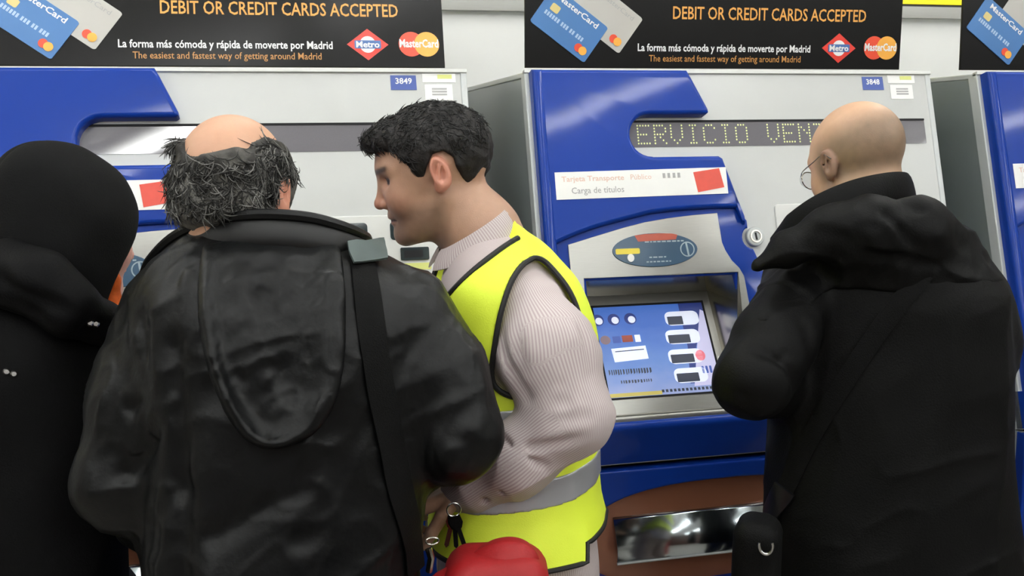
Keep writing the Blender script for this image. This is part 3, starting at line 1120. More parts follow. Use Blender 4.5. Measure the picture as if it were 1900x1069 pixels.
def trousers_shoes(B, root, m_tr, m_sh):
    def tr(p):
        d = None
        for sd in ('l', 'r'):
            q = chain(p, [B['h' + sd], B['k' + sd], B['a' + sd]], [.098, .078, .066], .02)
            d = q if d is None else smin(d, q, .02)
        d = smin(d, rcone(p, B['hl'], B['hr'], .105, .105), .05)
        d = smin(d, rcone(p, B['pelvis'], np.asarray(B['pelvis']) + A(0, 0, .08), .135, .13), .04)
        d = d + .004 * noise(p * A(1, 1, .5), 22, 3)
        return smax(d, .055 - p[:, 2], .01)
    P = np.array([B[k] for k in ('hl', 'hr', 'kl', 'kr', 'al', 'ar')])
    lo = P.min(0) - .17; hi = P.max(0) + .17
    sdf_obj('trousers', tr, (lo[0], lo[1], .03), (hi[0], hi[1], B['pelvis'][2] + .24), .011, m_tr, root)
    for sd in ('l', 'r'):
        a = np.asarray(B['a' + sd]); f = B['toe']
        R = np.stack([f, np.array((-f[1], f[0], 0)), np.array((0, 0, 1.))], 1)

        def sh(p, a=a, R=R, f=f):
            c = a + f * .06; c[2] = .0
            q = (p - c.astype(np.float32)) @ R.astype(np.float32)
            d = ell(q, (.0, 0, .030), (.150, .052, .050))
            d = smin(d, ell(q, (-.075, 0, .06), (.062, .045, .065)), .03)
            d = smin(d, ell(q, (.06, 0, .028), (.095, .053, .045)), .02)
            return smax(d, .001 - q[:, 2], .006)
        c = a + f * .06
        sdf_obj('shoe', sh, (c[0] - .2, c[1] - .2, -.02), (c[0] + .2, c[1] + .2, .16), .008, m_sh, root)


def loft_fn(keys, er, ed, n=2.3, zlo=None, zhi=None, k=.03):
    """horizontal ellipses stacked in z: key = (z, centre xy, half width along er, half depth along ed)"""
    keys = sorted(keys, key=lambda q: q[0])
    arr = np.array([[z, c[0], c[1], a, b] for z, c, a, b in keys])
    arr = spline(arr, 120)
    zz = arr[:, 0]; o = np.argsort(zz); arr = arr[o]; zz = arr[:, 0]
    zl = zz[0] if zlo is None else zlo; zh = zz[-1] if zhi is None else zhi
    er = np.asarray(er, np.float32); ed = np.asarray(ed, np.float32)

    def fn(p):
        z = p[:, 2]
        cx, cy, a, b = (np.interp(z, zz, arr[:, i]).astype(np.float32) for i in (1, 2, 3, 4))
        dx, dy = p[:, 0] - cx, p[:, 1] - cy
        u = np.abs(dx * er[0] + dy * er[1]) / a; v = np.abs(dx * ed[0] + dy * ed[1]) / b
        r = (u ** n + v ** n + 1e-9) ** (1 / n)
        d = (r - 1) * np.minimum(a, b) * 1.15
        d = smax(d, z - zh, k)
        return smax(d, zl - z, k)
    return fn


def view_axes(px):
    r = ray(px, 500).copy(); r[2] = 0; r /= np.linalg.norm(r)
    return np.array((r[1], -r[0], 0)), r       # right, away


def px_keys(rows, d):
    """rows of (photo y, x left, x right, half depth) at optical depth d"""
    out = []
    for y, xl, xr, hd in rows:
        c = at((xl + xr) / 2, y, d)
        out.append((c[2], (c[0], c[1]), (xr - xl) / 2 / FPX * d, hd))
    return out


def march(fn, o, dirs, t0, t1, n=220):
    """first crossing of fn along rays o + t * dirs"""
    dirs = np.asarray(dirs, float); o = np.broadcast_to(np.asarray(o, float), dirs.shape)
    ts = np.linspace(t0, t1, n)
    out = []
    for oo, dd in zip(o, dirs):
        v = fn((oo + ts[:, None] * dd).astype(np.float32))
        i = np.argmax(v < 0)
        if v[i] >= 0:
            i = int(np.argmin(v)); out.append(oo + dd * ts[i]); continue
        if i == 0:
            out.append(oo + dd * ts[0]); continue
        t = ts[i - 1] + (ts[i] - ts[i - 1]) * v[i - 1] / (v[i - 1] - v[i])
        out.append(oo + dd * t)
    return np.array(out)


def px_surface(fn, pts, d0, d1):
    return march(fn, CP, np.array([ray(x, y) for x, y in pts]), d0, d1)


def grad(fn, P):
    P = np.asarray(P, np.float32); e = .004
    g = np.stack([fn(P + A(*(e * (a == k) for k in range(3)))) - fn(P - A(*(e * (a == k) for k in range(3)))) for a in range(3)], 1)
    return g / (np.linalg.norm(g, axis=1)[:, None] + 1e-9)


def smooth_path(P, it=3):
    P = np.array(P, float)
    for _ in range(it):
        P[1:-1] = .25 * P[:-2] + .5 * P[1:-1] + .25 * P[2:]
    return P


def strap_on(name, fn, pts, d0, d1, width, thick, m, parent, n=50, lift=.004):
    path = spline([(x, y, 0) for x, y in pts], n)[:, :2]
    P = smooth_path(px_surface(fn, path, d0, d1), 6)
    N = smooth_path(grad(fn, P), 6)
    P = P + N * lift
    V, F = sweep_vf(P, width / 2, 10, flat=(N, thick / width))
    return mk(name, V, F, m, parent)


# ------------------------------------------------------------------ cloth and skin materials
M_skin = mat('skin', attr='tint', rough=.5, var=.05, vscale=90, sss=.12, bump=.15, bscale=500)
M_hair = mat('hair', attr='tint', rough=.6, spec=.3, var=.25, vscale=160, bump=.5, bscale=260)
M_jacket_b = mat('charcoal_nylon', s2l(9, 10, 11), .42, var=.15, vscale=14, bump=.25, bscale=120, spec=.26)
M_lining = mat('black_lining', s2l(9, 9, 10), .5, var=.15)
M_jacket_d = mat('black_cotton', s2l(7, 7, 7), .6, var=.12, vscale=12, bump=.3, bscale=300, spec=.15)
M_coat_a = mat('black_wool', s2l(6, 6, 7), .65, var=.15, vscale=14, bump=.4, bscale=300, spec=.12)
M_hood_a = mat('black_jersey', s2l(8, 8, 9), .85, var=.1, bump=.3, bscale=400, spec=.2)
M_strap = mat('black_webbing', s2l(8, 8, 8), .7, var=.1, spec=.15, bump=.4, bscale=500)
M_tab = mat('grey_green_tab', s2l(72, 84, 82), .6, var=.08)
M_metal = mat('snap_metal', s2l(200, 200, 198), .25, metal=1.)
M_trouser_dark = mat('dark_trousers', s2l(34, 36, 42), .8, var=.1)
M_trouser_beige = mat('beige_trousers', s2l(168, 150, 136), .8, var=.06)
M_shoe = mat('dark_leather', s2l(24, 20, 18), .4, var=.1)
M_vest = mat('high_vis_yellow', s2l(232, 252, 66), .6, var=.05, vscale=10, bump=.2, bscale=500, emit=s2l(200, 240, 30), estr=0.0)
M_band = mat('reflective_tape', s2l(172, 174, 178), .35, metal=.4, var=.06)
M_piping = mat('black_piping', s2l(14, 14, 14), .6)
M_red = mat('red_fabric', s2l(158, 14, 20), .6, var=.1, vscale=18, bump=.25, bscale=260)


def shirt_material():
    m = mat('striped_shirt', s2l(196, 182, 182), .75, var=.03)
    nt = m.node_tree; N = nt.nodes; L = nt.links
    b = N['Principled BSDF']
    a = N.new('ShaderNodeAttribute'); a.attribute_name = 'stripe'
    s = N.new('ShaderNodeMath'); s.operation = 'MULTIPLY'; s.inputs[1].default_value = 2 * pi / .0042
    L.new(a.outputs['Fac'], s.inputs[0])
    w = N.new('ShaderNodeMath'); w.operation = 'SINE'; L.new(s.outputs[0], w.inputs[0])
    r = N.new('ShaderNodeValToRGB'); mr = N.new('ShaderNodeMapRange'); mr.inputs[1].default_value = -1
    L.new(w.outputs[0], mr.inputs[0]); L.new(mr.outputs[0], r.inputs[0])
    r.color_ramp.elements[0].position = .35; r.color_ramp.elements[0].color = (*s2l(172, 156, 157), 1)
    r.color_ramp.elements[1].position = .6; r.color_ramp.elements[1].color = (*s2l(197, 188, 186), 1)
    L.new(r.outputs[0], b.inputs['Base Color'])
    return m


M_shirt = shirt_material()

# ------------------------------------------------------------------ people
def skin_tint(B, base=(202, 160, 134), beard=0., stubble=None, seed=1, brow=1.):
    C, R, s = B['head']; C = np.asarray(C, np.float32); Rf = R.astype(np.float32)
    base = np.array(s2l(*base), np.float32)

    def fn(V):
        q = ((V - C) @ Rf) / s
        m = mirror_y(q)
        col = np.repeat(base[None], len(V), 0)

        def mixin(w, c):
            nonlocal col
            w = np.clip(w, 0, 1)[:, None]
            col = col * (1 - w) + np.array(s2l(*c), np.float32) * w
        n = noise(V, 60, seed) * .5 + noise(V, 140, seed + 1) * .5
        g = lambda c, r: np.exp(-((m - A(*c)) / A(*r)).__pow__(2).sum(1))
        mixin(.35 * g((.07, .035, -.035), (.03, .03, .03)), (205, 130, 110))
        mixin(.45 * g((.1, 0, -.035), (.02, .02, .016)), (205, 125, 105))
        mixin(.6 * np.exp(-(ear_local(q) / .004) ** 2) * (np.abs(q[:, 1]) > .066), (208, 132, 112))
        mixin(.75 * g((.088, .004, -.0655), (.016, .02, .0075)), (172, 108, 98))
        mixin(.8 * np.exp(-((q[:, 2] + .0655) / .0022) ** 2) * (m[:, 1] < .025) * (q[:, 0] > .06), (96, 52, 46))
        mixin(.8 * g((.093, .0075, -.0445), (.006, .004, .003)), (80, 44, 40))
        if beard:
            d = np.minimum(np.clip((-.040 - q[:, 2]) / .02, 0, 1), np.clip((q[:, 0] + .01) / .02, 0, 1)) * (q[:, 2] > -.135)
            mixin(beard * d * (.85 + .3 * n), (104, 84, 70))
        if stubble:
            mixin(stubble(q, n), (104, 90, 72))
        ez = m - A(.0665, .032, .001)
        eye = (np.linalg.norm(ez, axis=1) < .0158) & (m[:, 0] > .0665) & (np.abs(m[:, 2]) < .0048)
        lash = (np.linalg.norm(ez, axis=1) < .0165) & (m[:, 0] > .064) & (m[:, 2] > .0035) & (m[:, 2] < .0075)
        mixin(.8 * lash, (52, 36, 32))
        mixin(eye.astype(np.float32), (205, 200, 195))
        iris = eye & ((m[:, 0] > .0735))
        mixin(iris.astype(np.float32), (44, 32, 26))
        mf = m.copy(); mf[:, 0] = 0
        br = rcone(mf, (0, .010, .019), (0, .050, .0225), 0, 0)
        mixin(.9 * np.exp(-(br / .0052) ** 4) * (m[:, 0] > .04) * brow, (46, 36, 32))
        return col * (1 + .05 * n[:, None])
    return fn


def body(B, root, h, **kw):
    fn = body_fn(B)
    P = np.array([B[k] for k in ('sl', 'sr', 'el', 'er', 'wl', 'wr', 'al', 'ar', 'neck', 'pelvis')] + [B['head'][0]] +
                 [q[1] for hd in B['hands'] for q in hd])
    toes = np.array([np.asarray(B['al']) + B['toe'] * .2, np.asarray(B['ar']) + B['toe'] * .2])
    P = np.vstack([P, toes])
    lo = P.min(0) - .125; hi = P.max(0) + .14
    lo[2] = .0
    return sdf_obj('body', fn, lo, hi, h, M_skin, root, color=skin_tint(B, **kw))


def hair_obj(B, root, fn_local, h, tint, lo=(-.15, -.13, -.15), hi=(.15, .13, .16), name='hair'):
    C, R, s = B['head']
    Cf = np.asarray(C, np.float32); Rf = R.astype(np.float32)
    fn = lambda p: fn_local(((p - Cf) @ Rf) / s) * s
    cor = np.array([[x, y, z] for x in (lo[0], hi[0]) for y in (lo[1], hi[1]) for z in (lo[2], hi[2])]) * s
    cw = cor @ R.T + np.asarray(C)
    return sdf_obj(name, fn, cw.min(0), cw.max(0), h, M_hair, root, color=lambda V: tint(((V - Cf) @ Rf) / s)), fn


def add_locks(name, fn, B, root, n, seed, inside, length, rad, curl, tint, droop=.6):
    """little tapered locks lying along the surface of the hair"""
    C, R, s = B['head']; rg = np.random.default_rng(seed)
    dirs = rg.normal(size=(n * 3, 3)); dirs /= np.linalg.norm(dirs, axis=1)[:, None]
    dirs = np.array([d for d in dirs if inside(d)])[:n]
    ow = np.asarray(C) + (dirs * .22) @ R.T
    P0 = march(fn, ow, -(dirs @ R.T), 0, .2, 90)
    Nn = grad(fn, P0)
    Vs, Fs, Ts, k = [], [], [], 0
    down = -R[:, 2] * droop + R[:, 0] * (-.25)
    for p, nn in zip(P0, Nn):
        t = down + rg.normal(size=3) * .45
        t = t - nn * (t @ nn); t /= np.linalg.norm(t) + 1e-9
        b = np.cross(nn, t)
        L_ = length * rg.uniform(.6, 1.4); a = rg.uniform(-1, 1) * curl; m_ = 7
        path = []
        q = np.array(p) - nn * rad * .6; ang = rg.uniform(-.5, .5)
        for i in range(m_):
            path.append(q + nn * rad * 1.6 * math.sin(pi * i / (m_ - 1)))
            ang += a
            q = q + (t * cos(ang) + b * sin(ang)) * L_ / m_
        r_ = rad * np.array([.35, .8, 1, 1, .9, .6, .15]) * rg.uniform(.7, 1.2)
        v, f = sweep_vf(path, r_, 5)
        Vs += [tuple(x) for x in v]; Fs += [tuple(i + k for i in x) for x in f]; k += len(v)
        c = tint(rg)
        Ts += [c] * len(v)
    o = mk(name, Vs, Fs, M_hair, root, attrs={'tint': np.array(Ts)})
    return tag(o, kind='stuff')


# ================= man in the yellow vest (profile, facing along the machines)
dC = 1.76
erC, edC = view_axes(930)
TW = radians(13)                                   # chest turned a little towards the camera side
fC = -erC * cos(TW) - edC * sin(TW); sC = np.cross((0, 0, 1.), fC)     # forward, his left (towards camera)
rowsC = [(412, 880, 952, .06), (432, 858, 972, .085), (455, 838, 1003, .125), (485, 820, 1033, .165), (525, 808, 1066, .185), (600, 802, 1096, .185),
         (680, 800, 1104, .175), (770, 806, 1104, .165), (880, 806, 1104, .165), (980, 808, 1114, .175), (1060, 806, 1120, .18), (1200, 806, 1116, .18)]
keysC = px_keys(rowsC, dC)
BC = {'head': (at(803, 316, 1.75), frame(173, 13), 1.02)}
BC['neck'] = at(893, 438, 1.765)
BC['chest'] = at(945, 590, dC)
cC = at(955, 1000, dC)
legs(BC, cC[0], cC[1], 180 - 8 + 13, .90, .09)
BC['sl'] = at(972, 588, 1.665); BC['el'] = at(1062, 776, 1.575); BC['wl'] = at(872, 900, 1.63)
BC['sr'] = at(985, 535, 1.91); BC['er'] = at(1010, 760, 1.97); BC['wr'] = at(870, 850, 1.93)
hl = BC['wl'] - BC['el']; hl /= np.linalg.norm(hl)
BC['hands'] = [hand_prims(BC['wl'], hl * .8 - erC * .3 + np.array((0, 0, .12)), np.array((0, 0, -1.)) + edC * .25, -erC * .3 - edC, 1.05, .95),
               hand_prims(BC['wr'], -erC + edC * .1, np.array((0, 0, -1.)), edC, .8, .95)]
rootC = empty('person', (cC[0], cC[1], 0))
tag(rootC, 'dark-haired person in yellow high-visibility vest over striped pink shirt, in profile', 'person')
body(BC, rootC, .0031, beard=.6, base=(178, 140, 116))
trousers_shoes(BC, rootC, M_trouser_beige, M_shoe)

loftC = loft_fn(keysC, erC, edC, 2.3, zlo=.86, zhi=keysC[0][0], k=.02)
sleeveL = [at(984, 585, 1.63), at(1016, 660, 1.59), at(1060, 772, 1.57), at(962, 852, 1.59), at(882, 896, 1.625), at(862, 905, 1.635)]
sleeveLr = [.060, .073, .058, .053, .044, .035]
sleeveR = [BC['sr'], BC['er'], BC['wr']]
crC = [(at(965, 770, 1.5), at(1050, 745, 1.5), .010, 0.0150), (at(985, 790, 1.5), at(1100, 772, 1.5), .009, 0.0105),
       (at(1040, 715, 1.5), at(1110, 745, 1.5), .009, 0.0090), (at(985, 830, 1.53), at(1090, 815, 1.5), .008, 0.0090),
       (at(930, 815, 1.55), at(1010, 868, 1.53), .008, 0.0105), (at(895, 850, 1.57), at(935, 905, 1.56), .008, 0.0120),
       (at(915, 835, 1.57), at(970, 895, 1.55), .007, 0.0090), (at(875, 870, 1.59), at(900, 925, 1.58), .006, 0.0090),
       (at(945, 560, 1.53), at(965, 690, 1.52), .012, 0.0090), (at(1030, 560, 1.52), at(1062, 660, 1.5), .010, 0.0075),
       (at(925, 620, 1.56), at(975, 740, 1.53), .010, 0.0120), (at(1070, 560, 1.55), at(1105, 690, 1.53), .008, 0.0075),
       (at(1000, 745, 1.5), at(1020, 790, 1.5), .01, .006)]


def shirt_fn(p):
    d = loftC(p) + .010
    sl = chain(p, sleeveL, sleeveLr, .03)
    sl = creases(p, sl, crC) + .0025 * noise(p, 26, 5) + .005 * wrinkle(p, 15, 60, (-.55, .1, -.5), .4)
    d = smin(d, sl, .02)
    d = smin(d, chain(p, sleeveR, [.066, .056, .04], .02), .02)
    return d


def stripe_phase(V):
    out = np.zeros(len(V), np.float32); best = np.full(len(V), 1e9, np.float32)
    segs = [(sleeveL[0], sleeveL[2]), (sleeveL[2], sleeveL[5]), (sleeveR[0], sleeveR[1]), (sleeveR[1], sleeveR[2])]
    for a, b in segs:
        a = np.asarray(a, np.float32); b = np.asarray(b, np.float32)
        d = rcone(V, a, b, .06, .06)
        ax = (b - a) / np.linalg.norm(b - a)
        e1 = np.cross(ax, A(0, 0, 1)); e1 /= np.linalg.norm(e1); e2 = np.cross(ax, e1)
        q = V - a
        ph = np.arctan2(q @ e2, q @ e1) * .062
        m = d < best
        out[m] = ph[m]; best[m] = d[m]
    t = best > .03
    c = np.asarray(cC, np.float32)
    tor = np.arctan2((V - c) @ edC.astype(np.float32), (V - c) @ erC.astype(np.float32)) * .16
    out[t] = tor[t]
    return out


P_ = np.array(sleeveL + sleeveR + [at(800, 430, 1.76), at(1125, 1000, 1.76), cC + edC * .2, cC - edC * .2])
lo_ = P_.min(0) - .09; hi_ = P_.max(0) + .09
sdf_obj('shirt', shirt_fn, (lo_[0], lo_[1], .84), (hi_[0], hi_[1], keysC[0][0] + .03), .0042, M_shirt, rootC, attrs={'stripe': stripe_phase})

# vest: neck plane and arm holes
c0 = np.array([cC[0], cC[1], 0])


def lc(P):
    q = np.asarray(P) - c0
    return np.array((q @ fC, q @ sC, P[2]))


p1 = lc(at(822, 562, 1.70)); p1[1] = 0
p2 = lc(at(893, 455, 1.69)); p2[1] = .078
p3 = lc(at(958, 410, 1.73)); p3[1] = .035
Am = np.array([[p1[0], p1[1], 1], [p2[0], p2[1], 1], [p3[0], p3[1], 1]])
al_, be_, ga_ = np.linalg.solve(Am, np.array([p1[2], p2[2], p3[2]]))
armpx = [(1002, 483), (968, 494), (938, 524), (918, 575), (908, 640), (905, 690), (917, 716), (948, 731), (1000, 736), (1060, 715), (1086, 660), (1088, 600), (1072, 550), (1042, 508), (1022, 489)]
armp = [lc(at(x, y, 1.60)) for x, y in armpx]
armp2 = [(q[0], q[2]) for q in spline(armp + [armp[0]], 70)[:-1]]
z_front = at(1000, 1052, 1.6)[2]; z_back = at(1105, 992, 1.66)[2]; x_slit = lc(at(1088, 1000, 1.62))[0]
fCf, sCf, c0f = fC.astype(np.float32), sC.astype(np.float32), c0.astype(np.float32)


def vest_base(p):
    d = loftC(p) - .006
    d = d + .003 * noise(p * A(1, 1, .35), 20, 9) + .004 * wrinkle(p, 9, 90, (.15, 0, 1), .25)
    z = p[:, 2]
    # looser skirt below the tape
    return d - .018 * np.clip((at(950, 930, 1.7)[2] - z) / .15, 0, 1)


def vest_fn(p):
    q = p - c0f
    x = q @ fCf; s = q @ sCf; z = p[:, 2]
    d = vest_base(p)
    neck = (al_ * x + be_ * np.abs(s) + ga_ - z).astype(np.float32) * .6
    d = smax(d, -neck, .002)
    arm = poly2(x, z, armp2)
    arm = np.maximum(arm, .03 - np.abs(s))
    d = np.maximum(d, -arm)
    hem = np.where(x > x_slit, z_front, z_back)
    return np.maximum(d, hem - z)


lo_ = np.array((cC[0] - .28, cC[1] - .3, .86)); hi_ = np.array((cC[0] + .28, cC[1] + .3, keysC[0][0] + .06))
vest = sdf_obj('vest', vest_fn, lo_, hi_, .0042, M_vest, rootC)
# tape band round the waist
BAND_GAP = .118
bz0 = lc(at(1020, 888, 1.6)); bz1 = lc(at(1020, 940, 1.6))


def band_fn(p, lift=0.):
    d = vest_base(p) - .0022
    q = p - c0f
    x = q @ fCf; z = p[:, 2] - lift
    sl = (x - bz0[0]) * (-.10)
    z1 = bz0[2] + sl; z0 = bz1[2] + sl
    return np.maximum(d, np.maximum(z - z1, z0 - z))


def band2_fn(p):
    return band_fn(p, BAND_GAP)


sdf_obj('reflective_tape', band_fn, (lo_[0], lo_[1], bz1[2] - .05), (hi_[0], hi_[1], bz0[2] + .05), .0026, M_band, vest)
sdf_obj('reflective_tape', band2_fn, (lo_[0], lo_[1], bz1[2] - .05 + BAND_GAP), (hi_[0], hi_[1], bz0[2] + .05 + BAND_GAP), .0026, M_band, vest)
# piping along the arm hole and neck
ap = []
for x_, z_ in armp2:
    o_ = c0 + fC * x_ + sC * .34; o_[2] = z_
    ap.append(march(vest_base, o_, [-sC], 0, .40, 160)[0])
ap = np.array(ap); ap = (np.roll(ap, 1, 0) + 2 * ap + np.roll(ap, -1, 0)) / 4
V, F = sweep_vf(ap + sC * .002, .0046, 8, closed=True)
mk('arm_hole_piping', V, F, M_piping, vest)
for sg_ in (1, -1):
    nb_ = []
    cx_, = (lc(at(905, 440, 1.74))[0],)
    for ph in np.linspace(radians(2), radians(171 if sg_ > 0 else 95), 46):
        dr = np.array((cos(ph), sg_ * sin(ph)))
        rr_ = np.linspace(.0, .30, 160)
        X_ = cx_ + dr[0] * rr_; S_ = dr[1] * rr_
        Z_ = al_ * X_ + be_ * np.abs(S_) + ga_
        P_ = c0[None] + X_[:, None] * fC + S_[:, None] * sC; P_[:, 2] = Z_
        v_ = vest_base(P_.astype(np.float32))
        i_ = np.where((v_[:-1] < 0) & (v_[1:] >= 0))[0]
        if len(i_):
            nb_.append(P_[i_[0]])
    if len(nb_) > 4:
        nb_ = smooth_path(nb_, 4)
        V, F = sweep_vf(nb_ + np.array((0, 0, .001)), .0052, 8)
        mk('neck_piping', V, F, M_piping, vest)
hp_ = []
for ph in np.linspace(0, 2 * pi, 120, endpoint=False):
    dr = fC * cos(ph) + sC * sin(ph)
    z_ = z_front
    o_ = c0 + dr * .42; o_[2] = z_ + .003
    q_ = march(vest_base, o_, [-dr], 0, .42, 200)[0]
    if lc(q_)[0] < x_slit:
        o_[2] = z_back + .003; q_ = march(vest_base, o_, [-dr], 0, .42, 200)[0]
    hp_.append(q_)
V, F = sweep_vf(hp_, .0042, 7, closed=True)
mk('hem_piping', V, F, M_piping, vest)

# shirt collar
cb, cf_ = at(948, 398, 1.765), at(806, 482, 1.745)
cc_ = (cb + cf_) / 2; fx = (cf_ - cb) / 2
ring = []
for ph in np.linspace(radians(-166), radians(166), 44):
    ring.append(cc_ - fx * cos(ph) * -1 * 1.0 * (-1) if False else cc_ - fx * cos(ph) + sC * .074 * sin(ph))
ring = np.array(ring)
nr = ring - cc_; nr[:, 2] = 0; nr /= np.linalg.norm(nr, axis=1)[:, None]
nr = nr + np.array((0, 0, .55)); nr /= np.linalg.norm(nr, axis=1)[:, None]
V, F = sweep_vf(ring, .021, 10, flat=(nr, .17))
mk('shirt_collar', V, F, M_shirt, rootC, attrs={'stripe': (np.arange(len(V)) // 10 * .0092)})

HAIR_C = [(.092, .050), (.075, .052), (.056, .044), (.040, .022), (.030, -.004), (.018, -.006), (.010, .010), (-.004, .028), (-.022, .030), (-.036, .016), (-.037, -.002), (-.045, -.028),
          (-.058, -.056), (-.076, -.072), (-.14, -.076), (-.16, .16), (.14, .16), (.135, .062), (.112, .044)]


def hairC(q):
    d = ell(q, (-.006, 0, .028), (.104, .0850, .0855))
    d = smin(d, ell(q, (.066, 0, .070), (.040, .055, .024)), .02)
    d = d + .0035 * noise(q * A(1, 1.6, 1), 48, 2) + .002 * noise(q, 110, 3)
    return smax(d, poly2(q[:, 0], q[:, 2], HAIR_C), .006)


def tintC(q):
    n = noise(q, 90, 8)
    return np.array(s2l(32, 29, 28), np.float32)[None] * (1 + .35 * n[:, None])


ho, hfn = hair_obj(BC, rootC, hairC, .0034, tintC)
add_locks('hair_tufts', hfn, BC, rootC, 2600, 3, lambda d: d[2] > .2 and d[0] > -.9 and not (abs(d[1]) > .7 and d[2] < .5 and -.4 < d[0] < .35), .018, .0007, .10,
          lambda rg: np.array(s2l(*([rg.uniform(20, 44)] * 3))), droop=.15)

# keys held in his hand
kb = at(842, 946, 1.585)
rootK = empty('key_bunch', tuple(kb))
V, F = sweep_vf([kb + np.array((.011 * cos(a), 0, .011 * sin(a))) for a in np.linspace(0, 2 * pi, 24, endpoint=False)], .0014, 6, closed=True)
mk('key_ring', V, F, M_metal, rootK)
for i, (a_, m_) in enumerate(((-.25, M_metal), (.05, M_strap), (.3, M_strap))):
    R2 = lambda u, v, w, a_=a_: tuple(kb + np.array((u * cos(a_) + v * sin(a_), -.004 * (i - 1) - w, -.010 + u * sin(a_) - v * cos(a_))))
    prism('key', [[(-.009, 0), (.009, 0), (.010, .012), (.006, .02), (.0035, .022), (.0035, .05), (0, .054), (-.0035, .05), (-.0035, .022), (-.006, .02), (-.010, .012)]], 0, .002, R2, m_, rootK)
tag(rootK, 'small bunch of keys hanging below the hand at the yellow vest', 'keys')

# ================= older balding man in the charcoal jacket (seen from behind)
dB = 1.48
erB, edB = view_axes(530)
rowsB = [(408, 385, 560, .075), (440, 345, 640, .10), (475, 310, 700, .125), (520, 285, 748, .14), (580, 272, 785, .15), (660, 275, 790, .155),
         (780, 285, 780, .155), (920, 290, 776, .16), (1069, 285, 768, .165), (1250, 280, 768, .17)]
keysB = px_keys(rowsB, dB)
BB = {'head': (at(436, 352, 1.47), frame(70, 12, 3), .965)}
BB['neck'] = at(455, 455, 1.49); BB['chest'] = at(530, 620, 1.49)
cB = at(540, 1000, dB)
legs(BB, cB[0], cB[1], 92, .90, .10)
BB['sl'] = at(315, 590, 1.49); BB['el'] = at(240, 880, 1.465); BB['wl'] = at(330, 960, 1.70)
BB['sr'] = at(748, 585, 1.50); BB['er'] = at(850, 806, 1.48); BB['wr'] = at(695, 830, 1.65)
up_ = np.array((0, 0, 1.))
BB['hands'] = [hand_prims(BB['wl'], edB + up_ * .1, -up_, erB, .8), hand_prims(BB['wr'], edB - erB * .3, -up_, -erB, .8)]
rootB = empty('person', (cB[0], cB[1], 0))
tag(rootB, 'balding grey-haired person in charcoal hooded jacket, seen from behind', 'person')
body(BB, rootB, .005, base=(200, 154, 126))
trousers_shoes(BB, rootB, M_trouser_dark, M_shoe)
loftB = loft_fn(keysB, erB, edB, 2.4, zlo=.80, zhi=keysB[0][0], k=.03)
slB = [at(318, 592, 1.49), at(270, 750, 1.46), at(240, 885, 1.455), at(290, 945, 1.58), at(335, 962, 1.70)]
srB = [at(742, 590, 1.50), at(805, 700, 1.49), at(850, 804, 1.475), at(782, 828, 1.565), at(690, 830, 1.65)]
crB = [(at(262, 590, 1.36), at(330, 800, 1.36), .016, .012), (at(330, 640, 1.33), at(345, 900, 1.33), .018, .010),
       (at(250, 760, 1.38), at(330, 700, 1.36), .012, .008), (at(240, 880, 1.38), at(320, 800, 1.36), .014, .010),
       (at(700, 560, 1.34), at(760, 800, 1.36), .015, .010), (at(760, 600, 1.36), at(860, 720, 1.40), .013, .008),
       (at(740, 760, 1.36), at(880, 830, 1.40), .014, .010), (at(750, 830, 1.38), at(880, 760, 1.40), .012, .007),
       (at(400, 990, 1.32), at(560, 900, 1.32), .02, .010), (at(560, 1005, 1.32), at(760, 980, 1.33), .014, .008),
       (at(305, 560, 1.36), at(345, 470, 1.36), .012, -.008), (at(345, 500, 1.34), at(360, 640, 1.33), .010, -.010),
       (at(300, 615, 1.36), at(365, 560, 1.35), .010, .009), (at(335, 630, 1.34), at(380, 585, 1.34), .008, -.008),
       (at(640, 480, 1.35), at(690, 640, 1.34), .012, -.008), (at(660, 640, 1.33), at(700, 860, 1.33), .014, -.008),
       (at(345, 900, 1.33), at(352, 1069, 1.33), .018, .012)]


def jacketB(p):
    d = loftB(p)
    d = smin(d, chain(p, slB, [.068, .070, .064, .054, .043], .03), .035)
    d = smin(d, chain(p, srB, [.070, .067, .060, .052, .043], .03), .035)
    d = creases(p, d, crB)
    return d + .004 * noise(p, 11, 4) + .008 * wrinkle(p, 9, 120, (.3, 0, 1), .35) + .004 * wrinkle(p, 18, 130, (1, 0, .5), .5) + .0022 * wrinkle(p, 38, 135, (.4, 0, 1), .45)


P_ = np.array(slB + srB + [cB + edB * .22, cB - edB * .24])
lo_ = P_.min(0) - .10; hi_ = P_.max(0) + .10
jkB = sdf_obj('jacket', jacketB, (lo_[0], lo_[1], .78), (hi_[0], hi_[1], keysB[0][0] + .04), .0052, M_jacket_b, rootB)
# spread collar
colp = spline([at(258, 552, 1.60), at(285, 508, 1.52), at(330, 466, 1.445), at(395, 438, 1.40), at(480, 428, 1.38), at(565, 432, 1.39), at(625, 446, 1.42), at(672, 464, 1.48), at(690, 480, 1.58)], 64)
nrm = colp - np.array(at(480, 440, 1.52)); nrm[:, 2] *= .0; nrm /= np.linalg.norm(nrm, axis=1)[:, None]
nrm = nrm + np.array((0, 0, .35)); nrm /= np.linalg.norm(nrm, axis=1)[:, None]
rad_ = .026 * np.clip(np.minimum(np.arange(len(colp)), np.arange(len(colp))[::-1]) / 10 + .35, 0, 1)
V, F = sweep_vf(colp, rad_, 14, flat=(nrm, .42))
mk('collar', V, F, M_lining, rootB)
V, F = sweep_vf(colp + np.array((0, 0, .021)) + nrm * .002, rad_ * .32, 8)
mk('collar_edge', V, F, M_jacket_b, rootB)
